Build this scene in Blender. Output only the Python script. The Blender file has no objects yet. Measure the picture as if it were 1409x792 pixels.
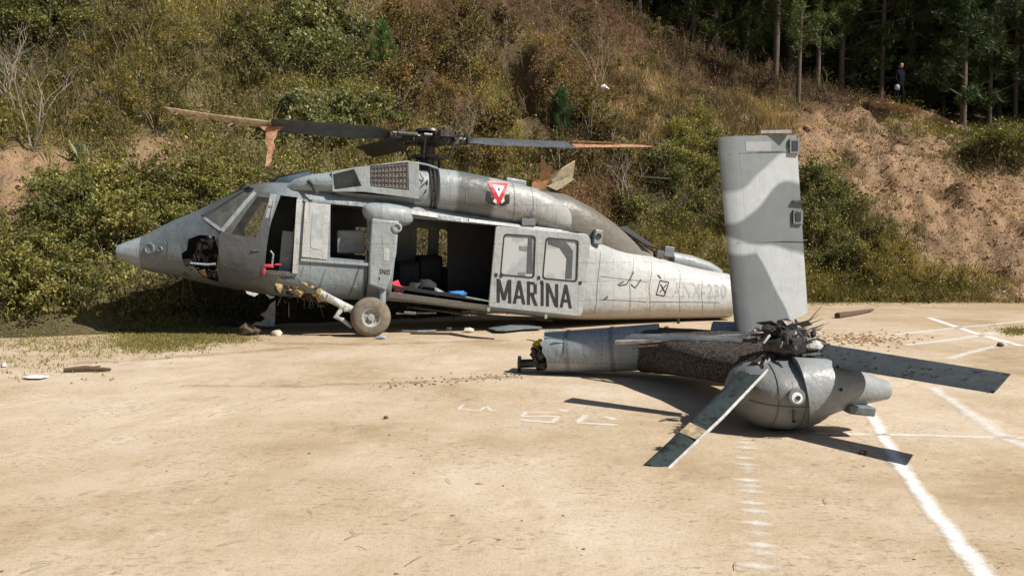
import bpy, bmesh, math, random
import numpy as np
from mathutils import Vector, Matrix, noise as mnoise
R = math.radians
random.seed(7); rng = np.random.default_rng(11)
S = bpy.context.scene
COL = S.collection

# ------------------------------------------------------------------ camera
F, PW, PH, CAMH = 1100.0, 1409.0, 792.0, 1.6
PITCH = math.atan(59 / F)
cam_d = bpy.data.cameras.new('camera'); cam = bpy.data.objects.new('camera', cam_d); COL.objects.link(cam)
cam.location = (0, 0, CAMH); cam.rotation_euler = (R(90) - PITCH, 0, 0)
cam_d.sensor_width = 36; cam_d.lens = F / PW * 36; cam_d.clip_end = 3000; cam_d.clip_start = 0.05
S.camera = cam
# ------------------------------------------------------------------ light
SUN_EL, SUN_AZ_XY = R(47), (0.90, -0.43)          # toward the sun, to the right and a little behind the camera
w = bpy.data.worlds.new('World'); S.world = w; w.use_nodes = True
nt = w.node_tree; bg = nt.nodes['Background']
sky = nt.nodes.new('ShaderNodeTexSky'); sky.sky_type = 'NISHITA'; sky.sun_disc = False
sky.sun_elevation = SUN_EL; sky.sun_rotation = math.atan2(SUN_AZ_XY[0], SUN_AZ_XY[1])
sky.dust_density = 1.2
nt.links.new(sky.outputs[0], bg.inputs[0]); bg.inputs[1].default_value = 0.05
sl = bpy.data.lights.new('sun', 'SUN'); sl.energy = 5.0; sl.angle = R(0.55); sl.color = (1, 0.94, 0.85)
so = bpy.data.objects.new('sun', sl); COL.objects.link(so)
sd = Vector((SUN_AZ_XY[0], SUN_AZ_XY[1], 0)).normalized() * math.cos(SUN_EL) + Vector((0, 0, math.sin(SUN_EL)))
so.rotation_euler = sd.to_track_quat('Z', 'Y').to_euler(); so.location = (20, -20, 30)
S.view_settings.view_transform = 'Standard'; S.view_settings.look = 'None'
S.view_settings.exposure = 0.36; S.view_settings.gamma = 1.0
S.render.engine = 'CYCLES'
S.cycles.max_bounces = 6; S.cycles.diffuse_bounces = 3; S.cycles.glossy_bounces = 3
S.cycles.transmission_bounces = 5; S.cycles.transparent_max_bounces = 10
S.cycles.use_denoising = True
S.cycles.caustics_reflective = False; S.cycles.caustics_refractive = False
S.render.film_transparent = False

# ------------------------------------------------------------------ pixel -> place
CP, SP = math.cos(PITCH), math.sin(PITCH)
def ray(px, py):
    a = (px - 704.5) / F; b = -(py - 396) / F
    return np.array((a, CP + b * SP, -SP + b * CP))
def gnd(px, py, z=0.0):
    d = ray(px, py); t = (z - CAMH) / d[2]
    return (d[0] * t, d[1] * t, z)
def at(px, py, Y):
    d = ray(px, py); t = Y / d[1]
    return (d[0] * t, Y, CAMH + d[2] * t)
def project(P):
    P = np.asarray(P, float); x = P[..., 0]; y = P[..., 1]; z = P[..., 2] - CAMH
    dep = y * CP - z * SP; up = y * SP + z * CP
    dep = np.maximum(dep, 1e-3)
    return 704.5 + F * x / dep, 396 - F * up / dep
HC = (-2.82, 15.3); YAW = R(15); UX, UY = math.cos(YAW), math.sin(YAW)
def hp(px, py, w):                                   # helicopter's own plane at lateral offset w -> (along, up)
    d = ray(px, py); n = (-UY, UX)
    t = (w + HC[0] * n[0] + HC[1] * n[1]) / (d[0] * n[0] + d[1] * n[1])
    x, y, z = d[0] * t, d[1] * t, CAMH + d[2] * t
    return ((x - HC[0]) * UX + (y - HC[1]) * UY, z)
def hv(px, py, w):
    s, z = hp(px, py, w); return Vector((s, w, z))

# ------------------------------------------------------------------ mesh helpers
class MB:
    def __init__(s): s.v = []; s.f = []; s.m = []
    def add(s, vs, fs, m=0):
        o = len(s.v); s.v += [tuple(p) for p in vs]; s.f += [tuple(i + o for i in f) for f in fs]; s.m += [m] * len(fs); return s
    def box(s, c, d, rot=None, m=0):
        q = [Vector((x * d[0] / 2, y * d[1] / 2, z * d[2] / 2)) for x in (-1, 1) for y in (-1, 1) for z in (-1, 1)]
        if rot is not None: q = [rot @ p for p in q]
        q = [p + Vector(c) for p in q]
        return s.add(q, [(0, 1, 3, 2), (4, 6, 7, 5), (0, 4, 5, 1), (2, 3, 7, 6), (0, 2, 6, 4), (1, 5, 7, 3)], m)
    def loft(s, rings, cap=True, m=0, closed=True):
        n = len(rings[0]); vs = [p for r in rings for p in r]; fs = []
        for i in range(len(rings) - 1):
            for j in range(n if closed else n - 1):
                k = (j + 1) % n
                fs.append((i * n + j, i * n + k, (i + 1) * n + k, (i + 1) * n + j))
        if cap: fs += [tuple(range(n))[::-1], tuple((len(rings) - 1) * n + j for j in range(n))]
        return s.add(vs, fs, m)
    def tube(s, pts, rad, n=8, m=0, cap=True):
        pts = [Vector(p) for p in pts]
        if not hasattr(rad, '__len__'): rad = [rad] * len(pts)
        rings = []; t0 = (pts[1] - pts[0]).normalized()
        a = t0.orthogonal().normalized()
        for i, p in enumerate(pts):
            t = (pts[min(i + 1, len(pts) - 1)] - pts[max(i - 1, 0)]).normalized()
            a = (a - t * a.dot(t)); a = a.normalized() if a.length > 1e-6 else t.orthogonal().normalized()
            b = t.cross(a)
            rings.append([p + (a * math.cos(q) + b * math.sin(q)) * rad[i] for q in [2 * math.pi * k / n for k in range(n)]])
        return s.loft(rings, cap, m)
    def prism(s, poly, w0, w1, m=0):                 # poly in (along, up), extruded across
        a = [(p[0], w0, p[1]) for p in poly]; b = [(p[0], w1, p[1]) for p in poly]
        return s.loft([a, b], True, m)
    def lathe(s, c, axis, prof, n=32, m=0):          # prof: (offset along axis, radius)
        ax = Vector(axis).normalized(); a = ax.orthogonal().normalized(); b = ax.cross(a)
        rings = [[Vector(c) + ax * o + (a * math.cos(q) + b * math.sin(q)) * r for q in [2 * math.pi * k / n for k in range(n)]] for o, r in prof]
        return s.loft(rings, True, m)
    def chunk(s, c, r, squash=(1, 1, 1), m=0, seed=None, rough=0.35):
        bm = bmesh.new(); bmesh.ops.create_icosphere(bm, subdivisions=1, radius=1)
        rr = random.Random(seed if seed is not None else random.random())
        rot = Matrix.Rotation(rr.uniform(0, 6.28), 3, 'Z') @ Matrix.Rotation(rr.uniform(0, 6.28), 3, 'X')
        vs = []
        for v in bm.verts:
            p = rot @ (v.co * rr.uniform(1 - rough, 1 + rough))
            vs.append(Vector((p.x * squash[0], p.y * squash[1], p.z * squash[2])) * r + Vector(c))
        fs = [tuple(v.index for v in f.verts) for f in bm.faces]; bm.free()
        return s.add(vs, fs, m)
    def build(s, name, mats, parent=None, smooth=None, fixn=True, off=None):
        me = bpy.data.meshes.new(name)
        vs = s.v if off is None else [(p[0] - off[0], p[1] - off[1], p[2] - off[2]) for p in s.v]
        me.from_pydata(vs, [], s.f)
        for mm in (mats if isinstance(mats, (list, tuple)) else [mats]): me.materials.append(mm)
        if any(s.m): me.polygons.foreach_set('material_index', s.m)
        if fixn:
            bm = bmesh.new(); bm.from_mesh(me); bmesh.ops.recalc_face_normals(bm, faces=bm.faces); bm.to_mesh(me); bm.free()
        return link(name, me, parent, smooth)
def link(name, me, parent=None, smooth=None):
    if smooth:
        me.polygons.foreach_set('use_smooth', [True] * len(me.polygons)); me.set_sharp_from_angle(angle=R(smooth))
    o = bpy.data.objects.new(name, me); COL.objects.link(o); o.parent = parent; return o
def bevel(o, width, seg=2, angle=40):
    m = o.modifiers.new('bevel', 'BEVEL'); m.width = width; m.segments = seg; m.limit_method = 'ANGLE'; m.angle_limit = R(angle)
def tag(o, label=None, cat=None, group=None, kind=None):
    if label: o['label'] = label
    if cat: o['category'] = cat
    if group: o['group'] = group
    if kind: o['kind'] = kind
    return o
def empty(name, loc=(0, 0, 0), rz=0, label=None, cat=None, group=None):
    o = bpy.data.objects.new(name, None); COL.objects.link(o); o.location = loc; o.rotation_euler = (0, 0, rz)
    o.empty_display_size = 0.2
    return tag(o, label, cat, group)
def copy_tree(o, parent=None):
    c = o.copy(); COL.objects.link(c); c.parent = parent
    for ch in [x for x in bpy.data.objects if x.parent == o and x != c]:
        copy_tree(ch, c)
    return c
def raw_mesh(name, verts, nper, mat, cols=None, parent=None, smooth=False):
    n = len(verts); nf = n // nper; me = bpy.data.meshes.new(name)
    me.vertices.add(n); me.vertices.foreach_set('co', np.ascontiguousarray(verts, np.float32).ravel())
    me.loops.add(n); me.loops.foreach_set('vertex_index', np.arange(n, dtype=np.int32))
    me.polygons.add(nf); me.polygons.foreach_set('loop_start', np.arange(0, n, nper, dtype=np.int32))
    if cols is not None:
        a = me.color_attributes.new('Col', 'FLOAT_COLOR', 'POINT')
        a.data.foreach_set('color', np.concatenate([cols, np.ones((n, 1))], 1).astype(np.float32).ravel())
    me.update(calc_edges=True); me.materials.append(mat)
    o = bpy.data.objects.new(name, me); COL.objects.link(o); o.parent = parent
    return o

# ------------------------------------------------------------------ materials
def nodes(name):
    m = bpy.data.materials.new(name); m.use_nodes = True; t = m.node_tree
    return m, t, t.nodes['Principled BSDF'], t.nodes.new, t.links.new
def mix(t, fac, a, b, typ='MIX'):
    n = t.nodes.new('ShaderNodeMix'); n.data_type = 'RGBA'; n.blend_type = typ
    for sock, val in ((n.inputs[0], fac), (n.inputs[6], a), (n.inputs[7], b)):
        if isinstance(val, (tuple, list)): sock.default_value = (*val[:3], 1)
        elif isinstance(val, (int, float)): sock.default_value = val
        else: t.links.new(val, sock)
    return n.outputs[2]
def noise(t, scale, detail=4, rough=0.6, vec=None, stretch=None):
    n = t.nodes.new('ShaderNodeTexNoise'); n.inputs['Scale'].default_value = scale; n.inputs['Detail'].default_value = detail
    n.inputs['Roughness'].default_value = rough
    if vec is None:
        vec = t.nodes.new('ShaderNodeTexCoord').outputs['Object']
    if stretch:
        mp = t.nodes.new('ShaderNodeMapping'); mp.inputs['Scale'].default_value = stretch; t.links.new(vec, mp.inputs[0]); vec = mp.outputs[0]
    t.links.new(vec, n.inputs['Vector']); return n.outputs[0]
def ramp(t, val, stops, interp='LINEAR'):
    n = t.nodes.new('ShaderNodeValToRGB'); r = n.color_ramp; r.interpolation = interp
    while len(r.elements) < len(stops): r.elements.new(0.5)
    for e, (p, c) in zip(r.elements, stops):
        e.position = p; e.color = (*c, 1) if isinstance(c, (tuple, list)) else (c, c, c, 1)
    t.links.new(val, n.inputs[0]); return n.outputs[0]
def bump(t, b, h, strength=0.3, dist=0.02):
    n = t.nodes.new('ShaderNodeBump'); n.inputs['Strength'].default_value = strength; n.inputs['Distance'].default_value = dist
    t.links.new(h, n.inputs['Height']); t.links.new(n.outputs[0], b.inputs['Normal'])
def math_n(t, op, a, b):
    n = t.nodes.new('ShaderNodeMath'); n.operation = op
    for i, v in enumerate((a, b)):
        if isinstance(v, (int, float)): n.inputs[i].default_value = v
        else: t.links.new(v, n.inputs[i])
    return n.outputs[0]
def simple(name, col, rough=0.6, metal=0.0, var=0.25, scale=6, bmp=0.0, dirt=None, spec=0.5):
    m, t, b, N, L = nodes(name)
    n = noise(t, scale, 5, 0.65)
    lo = tuple(c * (1 - var) for c in col); hi = tuple(min(1, c * (1 + var)) for c in col)
    c = ramp(t, n, [(0.3, lo), (0.7, hi)])
    if dirt:
        n2 = noise(t, scale * 0.6, 6, 0.75)
        c = mix(t, ramp(t, n2, [(0.48, 0.0), (0.66, 0.8)]), c, dirt)
    L(c, b.inputs['Base Color']); b.inputs['Roughness'].default_value = rough; b.inputs['Metallic'].default_value = metal
    b.inputs['Specular IOR Level'].default_value = spec
    if bmp: bump(t, b, noise(t, scale * 5, 4, 0.6), bmp, 0.01)
    return m
DUST = (0.34, 0.25, 0.15)
def paint(name, stops, s0, s1, axis=0, wob=0.5, rough=0.44, dust=0.5, wobscale=1.3, streak=True, zdust_bounce=None):
    """weathered military paint; camouflage fields follow one axis of the thing with a wandering edge"""
    m, t, b, N, L = nodes(name)
    tc = N('ShaderNodeTexCoord'); sx = N('ShaderNodeSeparateXYZ'); L(tc.outputs['Object'], sx.inputs[0])
    n = noise(t, wobscale, 2, 0.5, tc.outputs['Object'])
    v = math_n(t, 'ADD', sx.outputs[axis], math_n(t, 'MULTIPLY', math_n(t, 'SUBTRACT', n, 0.5), wob * 2))
    v = math_n(t, 'DIVIDE', math_n(t, 'SUBTRACT', v, s0), s1 - s0)
    c = ramp(t, v, [((p - s0) / (s1 - s0), col) for p, col in stops])
    n2 = noise(t, 7, 6, 0.7, tc.outputs['Object'])
    c = mix(t, 0.55, c, ramp(t, n2, [(0.25, 0.55), (0.75, 1.0)]), 'MULTIPLY')
    if streak:
        n3 = noise(t, 5, 5, 0.7, tc.outputs['Object'], (4, 4, 0.5))
        c = mix(t, ramp(t, n3, [(0.54, 0.0), (0.8, 0.6)]), c, (0.05, 0.05, 0.05))
        for ax_, sp_, ax2 in ((0, .41, 2), (2, .36, 0)):      # rivet rows
            f1 = math_n(t, 'ABSOLUTE', math_n(t, 'SUBTRACT', math_n(t, 'FRACT', math_n(t, 'DIVIDE', sx.outputs[ax_], sp_), 0), .5), 0)
            f2 = math_n(t, 'FRACT', math_n(t, 'DIVIDE', sx.outputs[ax2], .055), 0)
            hit = math_n(t, 'MULTIPLY', math_n(t, 'LESS_THAN', f1, .009 / sp_), math_n(t, 'LESS_THAN', f2, .5))
            c = mix(t, math_n(t, 'MULTIPLY', hit, .45), c, (.06, .065, .07))
    n4 = noise(t, 2.3, 6, 0.75, tc.outputs['Object'])
    c = mix(t, ramp(t, n4, [(0.5, 0.0), (0.85, dust)]), c, DUST)
    if zdust_bounce:  # low edge browned: dust plus warm ground bounce put into the colour
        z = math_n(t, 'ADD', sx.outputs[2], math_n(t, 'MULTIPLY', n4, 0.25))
        c = mix(t, ramp(t, math_n(t, 'DIVIDE', math_n(t, 'SUBTRACT', z, zdust_bounce[0]), zdust_bounce[1] - zdust_bounce[0]), [(0.0, 0.75), (1.0, 0.0)]), c, DUST)
    n5 = noise(t, 38, 3, 0.6, tc.outputs['Object'])
    c = mix(t, ramp(t, n5, [(0.66, 0.0), (0.72, 0.5)]), c, (0.08, 0.08, 0.08))
    L(c, b.inputs['Base Color']); b.inputs['Specular IOR Level'].default_value = 0.5
    L(ramp(t, n2, [(0.3, rough + 0.12), (0.7, rough - 0.08)]), b.inputs['Roughness'])
    bump(t, b, mix(t, .3, noise(t, 3.2, 3, 0.5, tc.outputs['Object']), noise(t, 11, 3, .6, tc.outputs['Object'])), 0.55, 0.06)
    return m
LG = (0.315, 0.355, 0.375); MG = (0.18, 0.21, 0.228); BG = (0.23, 0.27, 0.29); DG = (0.085, 0.093, 0.098); WG = (0.46, 0.465, 0.45)
M = {}
M['hull'] = paint('hull_paint', [(-3.9, (.155, .195, .22)), (-3.0, (0.125, 0.155, 0.175)), (-2.5, (0.085, 0.095, 0.10)), (-1.9, (0.10, 0.11, 0.115)), (-1.6, (0.17, 0.205, 0.23)), (-0.9, (0.27, 0.32, 0.35)), (-.1, (.19, .225, .25)), (1.0, (.29, .325, .345)), (3.2, (.37, .39, .395)), (4.6, (.39, .415, .42)), (5.2, (.51, .525, .52)), (6.0, (.53, .545, .535))], -4.4, 8.0, 0, 0.35, zdust_bounce=(0.0, 0.5), dust=.28)
M['light'] = paint('light_grey_paint', [(-5, LG), (9, LG)], -5, 9, dust=0.4)
M['white'] = paint('pale_grey_paint', [(-5, (0.47, 0.48, 0.48)), (9, (0.47, 0.48, 0.48))], -5, 9, dust=0.35)
M['door'] = paint('door_paint', [(-5, (.40, .425, .435)), (9, (.40, .425, .435))], -5, 9, dust=.25)
M['mid'] = paint('mid_grey_paint', [(-5, MG), (9, MG)], -5, 9, dust=0.4)
M['blue'] = paint('blue_grey_paint', [(-5, (0.30, 0.36, 0.395)), (9, (0.30, 0.36, 0.395))], -5, 9, dust=0.3)
M['darkpaint'] = paint('dark_grey_paint', [(-5, DG), (9, DG)], -5, 9, dust=0.35, rough=0.55)
M['cowl'] = paint('cowling_paint', [(-2, LG), (1.55, LG), (1.62, (0.13, 0.14, 0.145)), (2.2, (0.13, 0.14, 0.145)), (2.28, (0.37, 0.385, 0.385)), (5.0, (0.34, 0.35, 0.34))], -2, 5, 0, 0.08, dust=0.3)
M['deck_shade'] = paint('shaded_brown_skin', [(3.0, (0.28, 0.29, 0.285)), (3.8, (0.18, 0.17, 0.15)), (4.5, (.15, .135, .11)), (6, (0.22, 0.215, 0.20))], 2.5, 6, 0, 0.3, dust=0.4)  # brown-grey tones put the deck's shaded side into the paint
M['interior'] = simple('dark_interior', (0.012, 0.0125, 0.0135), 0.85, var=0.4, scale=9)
M['black'] = simple('black_rubber', (0.02, 0.02, 0.021), 0.75, var=0.4, scale=12, bmp=0.1)
M['tyre'] = simple('dusty_tyre', (0.16, 0.135, 0.11), 0.9, var=0.35, scale=9, bmp=0.4, dirt=(0.27, 0.21, 0.14))
M['rim'] = simple('grey_rim', (0.42, 0.42, 0.41), 0.5, 0.2, scale=12, dirt=(0.2, 0.17, 0.13))
M['metal'] = simple('dull_metal', (0.22, 0.215, 0.21), 0.45, 0.7, scale=14, dirt=(0.05, 0.045, 0.04))
M['oily'] = simple('oily_black_metal', (0.045, 0.042, 0.042), 0.42, 0.5, var=0.6, scale=16, dirt=(0.14, 0.12, 0.10), bmp=0.3)
M['blade'] = simple('dark_blade', (0.055, 0.058, 0.06), 0.5, var=0.35, scale=5, dirt=(0.11, 0.10, 0.085))
M['tblade'] = simple('blue_black_blade', (0.06, 0.07, 0.08), 0.65, var=0.3, scale=7, dirt=(0.16, 0.17, 0.17))
M['rust'] = simple('orange_fibreglass', (0.28, 0.13, 0.07), 0.8, var=0.5, scale=12, bmp=0.3, dirt=(0.5, 0.36, 0.22))
M['straw'] = simple('bare_spar', (0.42, 0.33, 0.21), 0.7, var=0.4, scale=14, bmp=0.3, dirt=(0.10, 0.07, 0.05))
M['foam'] = simple('torn_honeycomb', (0.36, 0.27, 0.13), 0.85, var=0.6, scale=18, bmp=0.5, dirt=(0.06, 0.045, 0.035))
M['whitemetal'] = simple('white_metal', (0.47, 0.465, 0.45), 0.55, var=0.25, scale=12, dirt=(0.20, 0.17, 0.14))
M['red'] = simple('red_fabric', (0.5, 0.03, 0.05), 0.7, scale=12)
M['bluecloth'] = simple('blue_cloth', (0.05, 0.22, 0.55), 0.7, scale=12)
M['yellow'] = simple('yellow_plastic', (0.6, 0.45, 0.04), 0.6, scale=12)
M['printblack'] = simple('black_lettering', (0.02, 0.018, 0.018), 0.6, var=0.5, scale=14)
M['printpale'] = simple('faded_lettering', (0.31, 0.325, 0.335), 0.6, var=0.1, scale=14)
M['printred'] = simple('red_emblem', (0.55, 0.03, 0.05), 0.5, scale=14)
M['printwhite'] = simple('white_emblem', (0.75, 0.74, 0.72), 0.5, var=0.1, scale=14)
M['seamline'] = simple('seam_line', (0.11, 0.115, 0.12), .7)
M['grille'] = simple('filter_mesh', (0.20, 0.165, 0.15), 0.8, var=0.3, scale=20)
M['seat'] = simple('seat_armour', (0.24, 0.26, 0.265), 0.7, scale=9)
M['stone'] = simple('pale_stone', (0.55, 0.48, 0.38), 0.9, scale=14, bmp=0.4)
M['wood'] = simple('old_wood', (0.10, 0.07, 0.045), 0.9, scale=14, bmp=0.4)
M['navy'] = simple('dark_clothes', (0.009, 0.010, 0.014), 0.95, scale=9, spec=0.05)
M['skin'] = simple('skin', (0.30, 0.17, 0.11), 0.6, var=0.1)
def glass(name, tint, rough=0.05, alpha=0.6):
    m, t, b, N, L = nodes(name)
    n = noise(t, 6, 5, 0.7)
    tr = N('ShaderNodeBsdfTransparent'); tr.inputs[0].default_value = (*tint, 1)
    b.inputs['Base Color'].default_value = (0.06, 0.062, 0.06, 1); b.inputs['Roughness'].default_value = rough
    b.inputs['Specular IOR Level'].default_value = 0.9
    L(ramp(t, n, [(0.3, (0.09, 0.10, 0.10)), (0.75, (0.24, 0.24, 0.22))]), b.inputs['Base Color'])
    ms = N('ShaderNodeMixShader'); ms.inputs[0].default_value = alpha
    L(tr.outputs[0], ms.inputs[1]); L(b.outputs[0], ms.inputs[2]); L(ms.outputs[0], t.nodes['Material Output'].inputs[0])
    return m
M['glass'] = glass('windscreen_glass', (0.8, 0.85, 0.85), 0.06, 0.55)
M['amber'] = glass('dusty_amber_glass', (0.95, 0.86, 0.62), 0.12, 0.22)
def pane_mat():
    m, t, b, N, L = nodes('dusty_pane')
    n = noise(t, 2.2, 3, 0.5)
    L(ramp(t, n, [(0.42, (0.33, 0.36, 0.375)), (0.5, (0.44, 0.46, 0.465))]), b.inputs['Base Color'])
    b.inputs['Roughness'].default_value = 0.22; b.inputs['Specular IOR Level'].default_value = 0.5
    return m
M['pane'] = pane_mat()
M['flap'] = simple('orange_flap', (.50, .25, .12), .7, var=.4, scale=10); M['cream'] = simple('cream_flap', (.62, .53, .36), .7, var=.3, scale=10)
def leafmat(name, trans=0.3, rough=0.55):
    m, t, b, N, L = nodes(name)
    at_ = N('ShaderNodeAttribute'); at_.attribute_name = 'Col'; oi = N('ShaderNodeObjectInfo')
    vary = ramp(t, oi.outputs['Random'], [(0.0, (.70, .72, .75)), (.35, (1.0, .95, .85)), (.7, (1.2, 1.12, .95)), (1.0, (1.45, 1.25, 1.0))])
    mx_ = mix(t, 1.0, at_.outputs['Color'], vary, 'MULTIPLY')
    class a: outputs = {'Color': mx_}
    L(a.outputs['Color'], b.inputs['Base Color']); b.inputs['Roughness'].default_value = rough; b.inputs['Specular IOR Level'].default_value = 0.3
    tr = N('ShaderNodeBsdfTranslucent'); L(mix(t, 1.0, a.outputs['Color'], (1.2, 1.25, 0.6), 'MULTIPLY'), tr.inputs[0])
    ms = N('ShaderNodeMixShader'); ms.inputs[0].default_value = trans
    L(b.outputs[0], ms.inputs[1]); L(tr.outputs[0], ms.inputs[2]); L(ms.outputs[0], t.nodes['Material Output'].inputs[0])
    return m
M['leaf'] = leafmat('foliage'); M['needle'] = leafmat('pine_needles', 0.2)
M['bark'] = simple('pine_bark', (0.10, 0.08, 0.065), 0.95, var=0.45, scale=8, bmp=0.6)
M['twig'] = simple('grey_twig', (0.27, 0.23, 0.18), 0.9, var=0.3, scale=12)

# ------------------------------------------------------------------ terrain
def vnoise(x, y, seed=0):
    """value noise on arrays"""
    xi = np.floor(x).astype(int); yi = np.floor(y).astype(int); fx = x - xi; fy = y - yi
    def h(a, b):
        n = (a * 374761393 + b * 668265263 + seed * 974634777) & 0x7fffffff
        n = ((n ^ (n >> 13)) * 1274126177) & 0x7fffffff
        return ((n ^ (n >> 16)) & 0xffff) / 65535.0
    u = fx * fx * (3 - 2 * fx); v = fy * fy * (3 - 2 * fy)
    return (h(xi, yi) * (1 - u) + h(xi + 1, yi) * u) * (1 - v) + (h(xi, yi + 1) * (1 - u) + h(xi + 1, yi + 1) * u) * v
def fbm(x, y, o=4, seed=0):
    r = 0; a = 0.5; f = 1
    for i in range(o): r = r + a * (vnoise(x * f, y * f, seed + i) - 0.5); a *= 0.5; f *= 2.03
    return r * 2
BX = [-60, -25, -12, -8.5, -6.5, -4, 0, 6, 10, 16, 24, 60]; BY = [9.5, 11.5, 13.6, 14.1, 14.9, 16.4, 19.2, 22, 22.6, 21.8, 21, 20]
SX = [-60, -12, -6, 0, 5.7, 12, 17, 20, 60]; SL = [1.0, 1.0, 0.96, 0.88, 0.86, 0.70, 0.58, 0.50, 0.45]
CX = [-60, 0, 4, 6, 12, 17, 19.5, 30, 60]; CZ = [22, 16, 12.2, 10.4, 8.0, 7.3, 6.2, 5.5, 5.5]
def base_y(x): return np.interp(x, BX, BY)
GUL = None
def hill(x, y, detail=True):
    x = np.asarray(x, float); y = np.asarray(y, float)
    t = y - base_y(x) + 0.7 * fbm(x * 0.22, y * 0.0 + 3.3, 3, 5)
    sl = np.interp(x, SX, SL); zc = np.interp(x, CX, CZ)
    toe = 0.9
    z = np.where(t < 0, 0.12 * t, np.where(t < toe, sl * t * t / (2 * toe), sl * (t - toe / 2)))
    z = z + np.clip(t, 0, 3) / 3 * (1.0 * fbm(x * 0.33, y * 0.33, 4, 1) + 0.5 * fbm(x * 1.1, y * 1.1, 3, 9))
    over = z - zc
    z = np.where(over > 0, zc + over * 0.42 * np.where(x < 3, 1.4, 1.0), z)
    if detail:
        k = np.clip(t, 0, 1)
        bare = np.clip((x - 5) / 4, 0, 1)
        z = z + k * (0.24 - 0.02 * bare) * fbm(x * 2.6, y * 2.6, 3, 21) + k * bare * (0.10 * fbm(x * 6, y * 6, 3, 31) - 0.22 * np.clip(fbm(x * 1.7 + .5 * y, y * .35, 3, 71), 0, 1))
    if GUL is not None:
        (ax, ay), (bx, by) = GUL
        dx, dy = bx - ax, by - ay; L2 = dx * dx + dy * dy
        q = np.clip(((x - ax) * dx + (y - ay) * dy) / L2, 0, 1)
        dist = np.hypot(x - ax - q * dx + 0.25 * fbm(y * 0.9, x * 0, 2, 3), y - ay - q * dy)
        z = z - 2.4 * np.exp(-(dist / 0.62) ** 2) * np.clip(np.minimum(q, 1 - q) * 8, 0, 1)
    return z
def on_hill(px, py):
    d = ray(px, py); t = np.linspace(10, 80, 1400)
    z = CAMH + d[2] * t; h = np.maximum(hill(d[0] * t, d[1] * t), 0)
    k = np.argmax(z < h)
    if not (z < h).any(): k = len(t) - 1
    return (d[0] * t[k], d[1] * t[k], h[k])
g0, g1 = on_hill(690, 25), on_hill(748, 168)
GUL = ((g0[0], g0[1]), (g1[0], g1[1]))

# what covers the slope, as blobs: G leafy green, O olive grass, K dark brush, also shade painted under the nose and in the gully and gaps, B brown dry brush, T tan grass, S bare soil, N litter under the pines
VEG = [(255, 405, 110, 40, 'K'), (420, 400, 120, 40, 'K'), (700, 90, 10, 40, 'K'), (725, 120, 10, 40, 'K'), (745, 160, 10, 25, 'K'), (60, 385, 130, 75, 'G'), (200, 290, 130, 50, 'G'), (40, 50, 100, 55, 'K'), (210, 110, 130, 90, 'O'), (80, 150, 60, 50, 'O'), (20, 262, 48, 34, 'S'), (215, 218, 42, 32, 'S'), (60, 225, 60, 18, 'S'),
       (140, 130, 30, 22, 'S'), (350, 120, 60, 60, 'O'), (390, 70, 90, 50, 'K'), (640, 70, 35, 45, 'K'), (590, 190, 60, 30, 'G'), (740, 215, 40, 30, 'K'), (800, 170, 40, 40, 'K'), (480, 110, 60, 40, 'G'), (700, 200, 40, 30, 'O'), (430, 165, 100, 45, 'G'), (300, 20, 120, 40, 'O'), (455, 45, 60, 50, 'G'), (570, 25, 70, 30, 'B'), (600, 120, 90, 80, 'B'), (680, 120, 45, 70, 'O'), (520, 170, 60, 40, 'O'),
       (830, 100, 60, 60, 'B'), (880, 130, 70, 50, 'T'), (905, 175, 70, 35, 'T'), (775, 130, 45, 60, 'B'), (650, 230, 100, 40, 'O'), (840, 235, 80, 50, 'B'), (955, 215, 45, 55, 'G'), (920, 270, 60, 45, 'K'), (940, 335, 60, 40, 'O'),
       (660, 10, 80, 22, 'N'), (800, 8, 90, 25, 'N'), (930, 65, 80, 45, 'N'), (1020, 105, 100, 36, 'N'), (1130, 110, 110, 40, 'N'), (1030, 170, 70, 34, 'T'),
       (1130, 200, 60, 50, 'S'), (1220, 215, 110, 70, 'S'), (1320, 285, 130, 70, 'S'), (1390, 330, 80, 70, 'S'), (1380, 260, 60, 50, 'S'), (1145, 300, 40, 75, 'G'), (1185, 345, 60, 45, 'O'), (1275, 396, 75, 13, 'O'), (1300, 345, 60, 30, 'S'), (1125, 390, 60, 30, 'O'),
       (1365, 222, 55, 22, 'K'), (1280, 178, 80, 10, 'O'), (1350, 145, 80, 26, 'O'), (1395, 180, 35, 30, 'G'), (1050, 400, 60, 20, 'O')]
KIND = 'GOKBTSN'
def veg_weights(px, py):
    px = np.clip(px, 0, 1409); py = np.clip(py, 0, 420)
    W = np.zeros((len(px), 7)) + 1e-4
    for (cx, cy, rx, ry, k) in VEG:
        q = np.exp(-(((px - cx) / rx) ** 2 + ((py - cy) / ry) ** 2))
        j = KIND.index(k); W[:, j] = np.maximum(W[:, j], q)
    W = W ** 2.2
    return W / W.sum(1, keepdims=True)
SOILC = {'G': (0.13, 0.115, 0.06), 'O': (0.19, 0.155, 0.08), 'K': (0.10, 0.08, 0.05), 'B': (0.15, 0.09, 0.052), 'T': (0.33, 0.235, 0.125), 'S': (0.36, 0.24, 0.15), 'N': (0.085, 0.05, 0.032)}
SOILA = np.array([SOILC[k] for k in KIND])

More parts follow.
